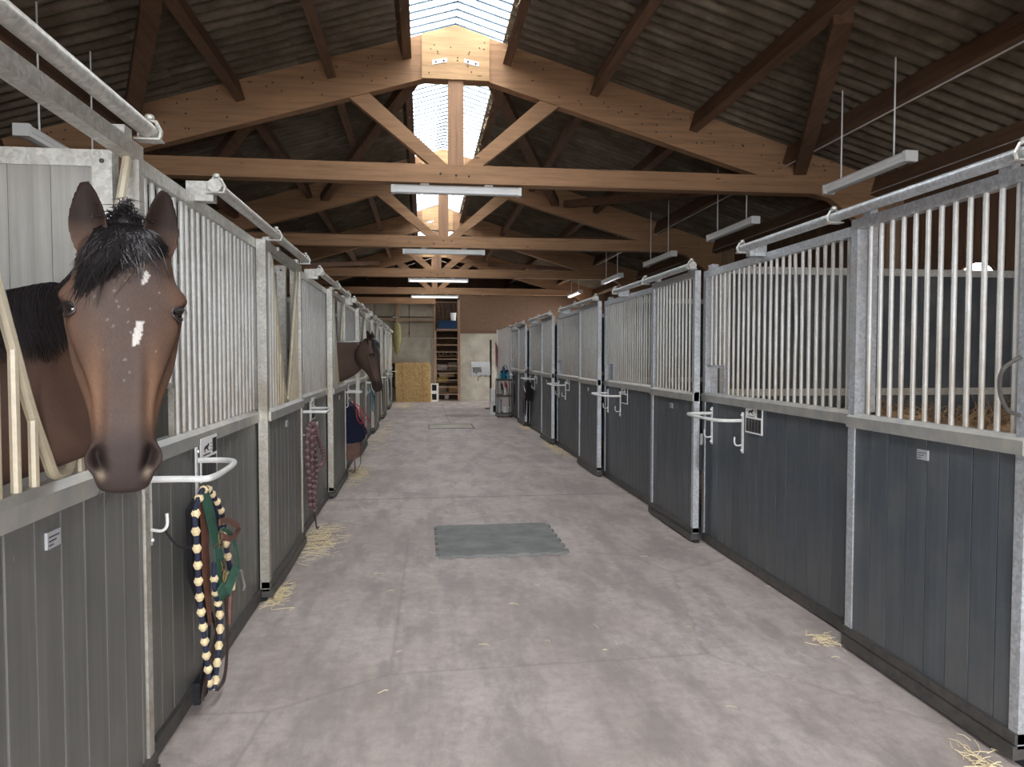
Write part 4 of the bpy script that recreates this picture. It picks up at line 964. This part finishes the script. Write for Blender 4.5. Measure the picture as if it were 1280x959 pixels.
# third rack: red head collar, navy cloth, brown pad
hy3 = hy2+3.33
t = thing('head_collar', 'red webbing head collar hanging in front of the farther horse', 'head collar', (hx, hy3-.1, 0))
strand(t, 'crown_strap', [(.03,-.30,.99), (.08,-.22,.88), (.12,-.1,.76), (.16,.0,.68)], .045, .008, M_RED); strand(t, 'nose_strap', [(.08,-.26,.86), (.10,-.3,.72), (.14,-.15,.66), (.19,.02,.70)], .04, .008, M_RED)
strand(t, 'cheek_strap', [(.12,-.24,.86), (.17,-.2,.72), (.19,-.25,.62)], .05, .007, M_RED); strand(t, 'throat_strap', [(.08,-.2,.92), (.15,-.12,.84), (.20,-.05,.74), (.24,.0,.66)], .05, .007, M_RED)
t = thing('folded_rug', 'navy folded rug hanging under the red head collar', 'rug', (hx, hy3-.25, 0))
rg = MB(); rg.add([], [])
prof = [(-.03,.93),(.03,.90),(.09,.72),(.17,.60),(.20,.50),(.14,.44),(.05,.42),(-.04,.42)]
rg.prism(prof, -.28, .28); part('cloth', rg, M_NAVY, t); part('binding', MB().tube([(p[0]+.003, -.28, p[1]) for p in prof[1:6]], .009, 6), M_BLKC, t)
t = thing('leather_girth', 'wide brown leather girth with straps hanging below the navy rug', 'girth', (hx, hy3-.30, 0))
part('belly_pad', MB().prism([(-.03,.44),(.12,.46),(.15,.38),(.13,.24),(.05,.20),(-.03,.22)], -.22, .22), M_BROWN, t)
strand(t, 'strap', [(.06,-.15,.24), (.07,-.17,.05-.0+.02), (.05,-.2,.03)], .07, .008, M_BROWN); strand(t, 'strap', [(.11,.12,.28), (.12,.12,.12), (.09,.08,.06)], .04, .007, M_DLEA)
part('top_strip', MB().box(-.03,.13,-.225,.225,.44,.465), M_OLIVE, t)
# further tack
def dangling(lab, x, y, m, seed, n=5, zt=.97, zb=.25, nm='head_collar', ct='head collar', m2=None):
    r = random.Random(seed); t = thing(nm, lab, ct, (x, y, 0))
    for i in range(n):
        a = r.uniform(-.14,.02); b = r.uniform(.02,.17); zz = r.uniform(zb, zb+.25); ox = r.uniform(.0,.06)
        strand(t, 'strap', [(.02,0,zt), (.02+ox, a*.7, zt-.16), (.03+ox, a, (zt+zz)/2), (.03+ox, (a+b)/2, zz), (.03+ox, b, (zt+zz)/2+.05), (.02+ox, b*.6, zt-.14), (.02,.0,zt)], .022, .006, (m2 if (m2 and i % 2) else m))
    buckle(t, (.06, .05, (zt+zb)/2+.08), .02, M_BRASS)
    return t
dangling('teal and black head collar on the fourth left-hand rail', hx, hy3+3.33, M_TEAL, 1, 5, .97, .35, m2=M_BLKC)
dangling('dark leather bridle hanging below the farther horse\'s muzzle on the fifth left-hand rail', hx, hy3+2*3.33, M_DLEA, 2, 5, .95, .2, 'leather_bridle', 'bridle')
dangling('blue-grey and black head collar on the sixth left-hand rail', hx, hy3+3*3.33, M_BLKC, 3, 6, 1.0, .2, m2=M_NROPE)
dangling('black head collar hanging on the seventh left-hand rail', hx, hy3+4*3.33, M_BLKC, 9, 4, 1.0, .3)
t = dangling('black and plum head collars bunched on the fourth right-hand rail', 2.27, MODR[3]+3.34-.15, M_BLKC, 4, 8, 1.05, .15, 'head_collar', 'head collar', M_PURP); t.rotation_euler.z = PI
t = thing('black_rug', 'black folded rug stuffed behind the fourth right-hand rail', 'rug', (2.22, MODR[3]+3.0, 0)); part('cloth', MB().prism([(0,1.02),(.06,1.0),(.09,.8),(.08,.62),(.02,.60),(-.03,.8)], -.22, .2), M_BLKC, t)
part('strap', MB().tube([(-.03,-.1,.8),(-.03,.05,.84),(-.02,.18,.92)], .012, 6), M_WHITE, t)
t = thing('hoof_brush', 'blue-handled brush hanging at the post by the second right-hand rail', 'brush', (2.285, MODR[2]+.06, 0)); part('handle', MB().tube([(0,0,.86),(0,0,.70)], .014, 8), M_BLKC, t); part('head', MB().box(-.03,.02,-.035,.035,.52,.71), M_BLUE, t)
t = thing('hoof_pick', 'dark hoof pick and cord hanging on the nearest right-hand hook', 'hoof pick', (2.262, MODR[1]-.10, 0)); part('cord', MB().tube([(0,0,.92),(0,.005,.82)], .012, 6), M_GREYC, t); part('handle', MB().tube([(0,.005,.83),(0,.01,.62)], .014, 8), M_BLACK, t)

# pull handle ring of the nearest right-hand door near its front stile is part of the door

# ---------------------------------------------------------------- far end of the aisle
t = thing('jacket', 'black jacket hanging on the end of the left-hand box row', 'jacket', (-.90, 24.95, 0))
part('body', MB().prism([(-.16,1.32),(.10,1.36),(.16,1.2),(.14,.75),(.05,.45),(-.12,.5),(-.18,.9)], -.06, .06), M_BLKC, t); part('sleeve', MB().tube([(.12,-.02,1.28),(.17,-.03,1.0),(.15,-.03,.72)], [.06,.05,.035], 10), M_BLKC, t)
t = thing('hay_net', 'hay net bulging from the end of the left-hand box row', 'hay net', (-.86, 24.95, 0))
hn = MB(); 
hn.add([(((.16+.03*math.sin(7*a))*math.cos(a)*r_), ((.14)*math.sin(a)*r_), z) for z, r_ in ((2.75,.15),(2.6,.8),(2.3,1.0),(2.0,.85),(1.75,.5),(1.62,.1)) for a in [2*PI*k/14 for k in range(14)]], grid_faces(6, 14))
hn.tube([(0,0,2.7),(0,0,2.9)], .02, 6)
for i in range(500):
    a = random.uniform(0, 2*PI); z = random.uniform(1.7, 2.65); r_ = .15*(1-abs(z-2.25)/.8)+.03; p = Vector((r_*math.cos(a), r_*math.sin(a), z)); hn.tube([p, p+Vector((random.uniform(-.04,.04), random.uniform(-.04,.04), random.uniform(-.08,.03)))], .003, 3)
part('hay', hn, wear('hay', (.20,.17,.07), (.36,.31,.14), 20, .9), t, kind='stuff')
part('bracket', MB().box(-.14,.02,-.01,.01,2.88,2.91), M_GALV, t)
def bale(x0, x1, y0, y1, z0, z1, lab):
    t = thing('straw_bale', lab, 'straw bale', ((x0+x1)/2, (y0+y1)/2, z0), 0, 'straw bales')
    a, b, h = (x1-x0)/2, (y1-y0)/2, z1-z0; vs = []; fs = []; bm2 = MB()
    nx, nz = 22, 14
    def face(fn):
        n0 = len(bm2.v); V = []
        for j in range(nz+1):
            for i in range(nx+1): V.append(fn(i/nx, j/nz))
        bm2.add(V, [(j*(nx+1)+i, j*(nx+1)+i+1, (j+1)*(nx+1)+i+1, (j+1)*(nx+1)+i) for j in range(nz) for i in range(nx)])
    jt = lambda: random.uniform(-.014,.014)
    ed_ = lambda u, v: 0 if (u in (0,1) or v in (0,1)) else 1
    face(lambda u, v: (-a+2*a*u, -b+ed_(u, v)*jt(), h*v)); face(lambda u, v: (a-2*a*u, b, h*v)); face(lambda u, v: (-a+ed_(u, v)*jt(), b-2*b*u, h*v)); face(lambda u, v: (a+ed_(u, v)*jt(), -b+2*b*u, h*v))
    face(lambda u, v: (-a+2*a*u, -b+2*b*v, h+ed_(u, v)*jt())); face(lambda u, v: (-a+2*a*u, b-2*b*v, 0))
    part('pressed_straw', bm2, M_BALE, t)
    m = MB()
    for i in range(1100):
        p = Vector((random.uniform(-a, a), -b-.002, random.uniform(.01, h-.01))); q = random.random()
        if q > .8: p = Vector((random.uniform(-a, a), random.uniform(-b, b), h))
        if q < .12: p = Vector((a, random.uniform(-b, b), random.uniform(.02, h)))
        d = Vector((random.uniform(-1,1), random.uniform(-.5,.05), random.uniform(-.8,.8)))*random.uniform(.03,.11); e = p+d
        if e.z < .003: e.z = .003
        m.tube([p, e], .004, 3)
    part('loose_straw', m, M_STRAW, t, kind='stuff')
    for xx in (-.35*a/.6, .35*a/.6): part('twine', MB().tube([(xx, -b-.012, .0+.01), (xx, -b-.012, h+.01), (xx, b, h+.012)], .006, 6), M_REDB, t)
bale(-.90, .27, 24.75, 25.5, 0, .50, 'lower large straw bale stacked against the concrete back wall'); bale(-.92, .25, 24.8, 25.52, .515, 1.33, 'upper large straw bale stacked against the concrete back wall')
def crate(z, lab):
    t = thing('storage_crate', lab, 'crate', (.42, 25.1, z), 0, 'white crates'); 
    part('shell', MB().box(-.13,.13,-.13,-.11,0,.06).box(-.13,.13,-.13,-.11,.27,.31).box(-.13,-.10,-.13,-.11,.06,.27).box(.06,.13,-.13,-.11,.06,.27).box(-.13,-.11,-.11,.13,0,.31).box(.11,.13,-.11,.13,0,.31).box(-.11,.11,.11,.13,0,.31).box(-.11,.11,-.11,.11,0,.02), M_WPL, t)
    part('dark_window', MB().box(-.10,.06,-.115,-.105,.06,.27), M_BLKC, t)
crate(0, 'lower white plastic crate beside the straw bales'); crate(.315, 'upper white plastic crate beside the straw bales')
t = thing('long_plank', 'tall grey plank leaning upright against the back wall by the stair', 'plank', (.31, 25.40, 0)); part('board', MB().add([(-.04,-.0,0),(.04,-.0,0),(.04,.12,2.2),(-.04,.12,2.2),(-.04,.03,0),(.04,.03,0),(.04,.15,2.2),(-.04,.15,2.2)], [(0,1,2,3),(5,4,7,6),(0,4,5,1),(3,2,6,7),(1,5,6,2),(4,0,3,7)]), M_GREYB, t)
# steep stair
t = thing('wooden_stair', 'steep open wooden stair leading up to the loft at the back wall', 'stair', (.86, 25.2, 0))
def sy(z): return -.18+z*.18
for x in (-.40, .40): part('stringer', MB().prism([(sy(0)-.02, 0), (sy(0)+.12, 0), (sy(2.46)+.12, 2.46), (sy(2.46)-.02, 2.46)], x-.03, x+.03, 'x'), M_OLDW, t)
for i in range(1, 10):
    z = .245*i; part('tread', MB().box(-.37,.37, sy(z)-.02, sy(z)+.14, z-.018, z+.014), M_OLDW, t)
part('hand_rail', MB().tube([(-.46,-.10,.9),(-.42,.25,3.3)], .022, 8).tube([(-.46,-.10,.9),(-.46,-.12,.1)], .022, 8), M_OLDW, t)
part('landing', MB().box(-.37,.37,.0,.85,2.46,2.52), M_OLDW, t)
# shelves and stored rugs behind the stair
t = thing('store_shelf', 'dark wooden shelving behind the open stair', 'shelf', (.86, 26.0, 0))
for z in (.0, .25, .62, 1.05, 1.55, 1.98): part('shelf_board', MB().box(-.46,.46,-.28,.28,z+.004,z+.03), M_OLDW, t)
part('side_board', MB().box(-.48,-.46,-.28,.28,.004,2.3), M_OLDW, t); part('side_board', MB().box(.46,.48,-.28,.28,.004,2.3), M_OLDW, t); part('back_board', MB().box(-.46,.46,.26,.28,.004,2.3), M_WALLW, t)
def folded(x, y, z, w, h, m, lab, nm='folded_rug', ct='rug'):
    t = thing(nm, lab, ct, (x, y, z)); k = max(2, int(h/.045)); hh = h/k
    for i in range(k):
        o = random.uniform(-.015,.015); part('fold', MB().prism([(-w/2+o, .002), (w/2+o, .002), (w/2+o+.015, hh*.5), (w/2+o, hh-.002), (-w/2+o, hh-.002), (-w/2+o-.015, hh*.5)], -.24, .24), m, t, (0, 0, i*hh))
folded(.70, 26.0, 1.085, .34, .20, M_GREYC, 'pale grey folded rug on the left of the fourth shelf behind the stair'); folded(1.07, 26.0, 1.085, .30, .26, cloth('taupe_cloth', (.22,.19,.17)), 'taupe folded rug on the right of the fourth shelf behind the stair')
folded(.72, 26.0, .655, .34, .16, M_OLIVE, 'mustard folded rug on the third shelf behind the stair'); folded(1.10, 26.0, .655, .24, .18, M_BLKC, 'black folded rug on the third shelf behind the stair')
folded(.86, 26.0, .82, .5, .12, cloth('tan_cloth', (.32,.24,.15)), 'tan folded rug lying over the mustard one behind the stair')
folded(.70, 26.0, .285, .30, .25, cloth('brown_check_cloth', (.16,.12,.08)), 'brown folded rug low on the second shelf behind the stair'); folded(1.08, 26.0, .285, .3, .24, cloth('ochre_cloth', (.3,.2,.09)), 'ochre folded rug low on the second shelf behind the stair')
for i, x in enumerate((.66, .92, 1.14)): 
    t = thing('storage_box', f'small beige box with a dark opening on the top shelf, {["leftmost", "middle", "rightmost"][i]} of three', 'box', (x, 25.9, 1.585), 0, 'beige boxes'); part('shell', MB().box(-.09,.09,-.1,.1,0,.2), M_OSB, t); part('opening', MB().box(-.05,.05,-.104,-.099,.04,.15), M_BLKC, t)
def bucket(x, y, z, r, h, m, lab, nm='bucket'):
    t = thing(nm, lab, 'bucket', (x, y, z)); part('shell', MB().lathe([(0,.004),(r*.82,.0),(r,h),(r*1.05,h),(r*1.05,h+.012),(r*.96,h+.012),(r*.78,.012),(0,.012)], n=20), m, t)
    part('handle', MB().tube([(r*1.04*math.cos(a), .0, h-.01-.5*r*math.sin(a)) for a in [PI*k/10 for k in range(11)]], .004, 6), M_STEEL, t, (0, -r*.98, 0) if False else (0,0,0)); return t
bucket(.86, 25.88, .036, .09, .17, M_WPL, 'small white bucket on the lowest shelf behind the stair')
t = thing('blue_crate', 'dark blue plastic crate on the loft landing above the stair', 'crate', (.86, 25.40, 2.525)); part('shell', MB().box(-.30,.34,-.14,.14,0,.26), M_BLUE, t); part('rim', MB().box(-.32,.36,-.16,.16,.26,.285), M_BLUE, t)
bucket(1.08, 25.40, 2.815, .105, .26, M_WPL, 'white bucket standing on the blue crate on the loft landing')
for i in range(9):
    dangling(f'dark leather bridle hanging in the loft opening above the stair, {ORD[i].replace("nearest","first")} from the left', .54+.078*i, 26.3+.02*(i % 3), [M_DLEA, M_BLKC, M_BROWN, M_BLKC, M_PURP, M_DLEA, M_BLKC, M_BROWN, M_BLKC][i], 20+i, 3, 3.5, 2.75, 'leather_bridle', 'bridle')
part('bridle_rail', MB().tube([(.36,26.3,3.52),(1.35,26.3,3.52)], .02, 8), M_OLDW, wb)
for i, (x, c) in enumerate(((1.85, M_BLKC), (2.15, M_GREYC), (2.4, M_BLKC))):
    t = thing('riding_helmet', f'riding helmet on the ledge above the back wall, {["leftmost","middle","rightmost"][i]} of three', 'helmet', (x, 25.66, 3.724), 0, 'helmets on the ledge'); part('dome', MB().ball((0,0,.09), (.10,.12,.09), 14, 10), c, t); part('peak', MB().box(-.07,.07,-.17,-.09,.05,.065), c, t)

# end panel of the right row
t = thing('end_panel', 'pale panel closing the far end of the right-hand box row', 'panel', (2.30, 19.10, 0)); part('sheet', MB().box(0,.04,0,2.9,0,2.36), M_GREYB if False else wear('pale_panel', (.42,.39,.37), (.52,.48,.45), 5, .8), t)
part('end_post', MB().box(-.03,.05,2.9,3.0,0,2.38), M_WHITE, t); part('top_batten', MB().box(-.01,.05,0,2.9,2.36,2.39), M_OLDW, t)
# grooming trolley
t = thing('grooming_trolley', 'dark metal trolley with two trays standing at the end of the right-hand row', 'trolley', (2.07, 18.45, 0))
for x in (-.17, .18):
    for y in (-.22, .22): part('leg', MB().box(x-.012,x+.012,y-.012,y+.012,.05,.95), M_DARKM, t); part('castor', MB().tube([(x-.012,y,.028),(x+.012,y,.028)], .026, 12), M_BLACK, t)
for z in (.07, .52, .93): part('tray', MB().box(-.18,.19,-.23,.23,z,z+.012).box(-.18,.19,-.235,-.225,z,z+.05).box(-.18,.19,.225,.235,z,z+.05).box(-.185,-.175,-.23,.23,z,z+.05).box(.185,.195,-.23,.23,z,z+.05), M_DARKM, t)
bucket(2.13, 18.36, .084, .095, .17, M_WPL, 'white bucket on the bottom tray of the grooming trolley'); bucket(2.10, 18.36, .534, .09, .19, M_WPL, 'white bucket on the middle tray of the grooming trolley')
bucket(1.98, 18.5, .084, .06, .34, mat('pale_canister_plastic', (.5,.5,.52), .4), 'tall pale canister on the bottom tray of the grooming trolley', 'canister')
def bottle(x, y, z, r, h, m, lab):
    t = thing('bottle', lab, 'bottle', (x, y, z)); part('body', MB().lathe([(0,0),(r,0),(r,h*.65),(r*.45,h*.8),(r*.4,h*.86),(0,h*.86)], n=14), m, t); part('cap', MB().lathe([(0,h*.84),(r*.5,h*.84),(r*.5,h),(0,h)], n=12), M_BLKC, t)
bottle(1.99, 18.30, .944, .035, .24, M_TEAL, 'teal bottle standing at the left of the trolley top'); bottle(2.07, 18.30, .944, .04, .34, cloth('blue_teal_plastic', (.02,.10,.16)), 'tall blue bottle in the middle of the trolley top'); bottle(2.17, 18.30, .944, .04, .27, M_TEAL, 'teal bottle standing at the right of the trolley top'); bottle(2.03, 18.42, .944, .035, .2, M_GREEN, 'green bottle at the back of the trolley top')
dangling('red and dark straps hanging from the front edge of the trolley top', 2.05, 18.19, M_RED, 31, 5, .93, .62, m2=M_DLEA); dangling('black and blue straps hanging at the right of the trolley', 2.28, 18.25, M_BLKC, 32, 6, 1.15, .3, m2=M_NROPE)
t = dangling('red brown straps hanging on the post at the end of the right-hand row', 2.20, 22.0, M_RED, 33, 7, 2.0, 1.0, m2=M_PURP)
t = thing('tool_bag', 'dark blue bag standing on the top tray at the back of the grooming trolley', 'bag', (2.12, 18.55, .944))
part('body', MB().prism([(-.10,0),(.10,0),(.12,.12),(.08,.26),(-.07,.27),(-.12,.13)], -.09, .09), M_NAVY, t); part('handle', MB().tube(smooth_path([(-.06,0,.26),(-.04,0,.36),(.04,0,.37),(.06,0,.25)], 4), .012, 6), M_TEAL, t)
dangling('dark head collars hanging in a bunch at the left side of the trolley', 1.95, 18.19, M_BLKC, 41, 7, .92, .55, m2=M_DLEA)
t = thing('white_container', 'tall white plastic container stack standing on the floor left of the trolley', 'container', (1.88, 19.05, 0))
part('body', MB().box(-.09,.07,-.12,.12,.003,.34).box(-.085,.065,-.115,.115,.35,.70), M_WPL, t); part('dark_gap', MB().box(-.03,.05,-.122,-.118,.08,.26), M_BLKC, t)
t = thing('saddle_rack_post', 'dark upright post with a bar at the end of the right-hand row', 'post', (2.02, 21.4, 0)); part('post', MB().tube([(0,0,.0),(0,0,2.05)], .03, 10), M_BLACK, t); part('arm', MB().tube([(0,0,1.32),(-.55,0,1.32)], .02, 8), M_DARKM, t); part('foot', MB().box(-.16,.16,-.16,.16,.0,.02), M_DARKM, t)
part('hose_hook', MB().tube(smooth_path([(0,0,.95),(-.25,0,.98),(-.36,0,.95),(-.38,0,.82)], 4), .012, 6), M_REDB, t)
t = thing('saddle_pad', 'white saddle pad draped over the bar at the end of the right-hand row', 'saddle pad', (1.74, 21.4, 0))
prof = [(-.28,-.25,1.05),(-.30,-.12,1.25),(-.28,0,1.36),(-.30,.12,1.25),(-.28,.25,1.08)]
def drape(x0, x1, yw, zt, zb, m):
    V = []; n = 10
    for i in range(9):
        x = x0+(x1-x0)*i/8
        for k in range(n+1):
            u = -1+2*k/n; V.append((x, u*yw*(1+.08*math.sin(5*i)), zt-(abs(u)**1.6)*(zt-zb)*(1+.1*math.sin(3*i+k))))
    F_ = [(i*(n+1)+k, i*(n+1)+k+1, (i+1)*(n+1)+k+1, (i+1)*(n+1)+k) for i in range(8) for k in range(n)]; k0 = len(V)
    V += [(p[0], p[1]*.88, p[2]-.015) for p in V]; F_ += [tuple(q+k0 for q in f[::-1]) for f in F_]
    return MB().add(V, F_)
part('pad', drape(-.30, .25, .24, 1.40, 1.00, None), mat('white_fleece', (.7,.7,.69), .9), t)
part('grey_lining', MB().prism([(-.275,1.24),(-.03,1.24),(-.0,1.1),(-.12,.98),(-.2,1.08),(-.27,1.08)], -.215, -.20), M_GREYC, t)
print('objects', len(bpy.data.objects), 'tris', sum(len(m.polygons) for m in bpy.data.meshes))
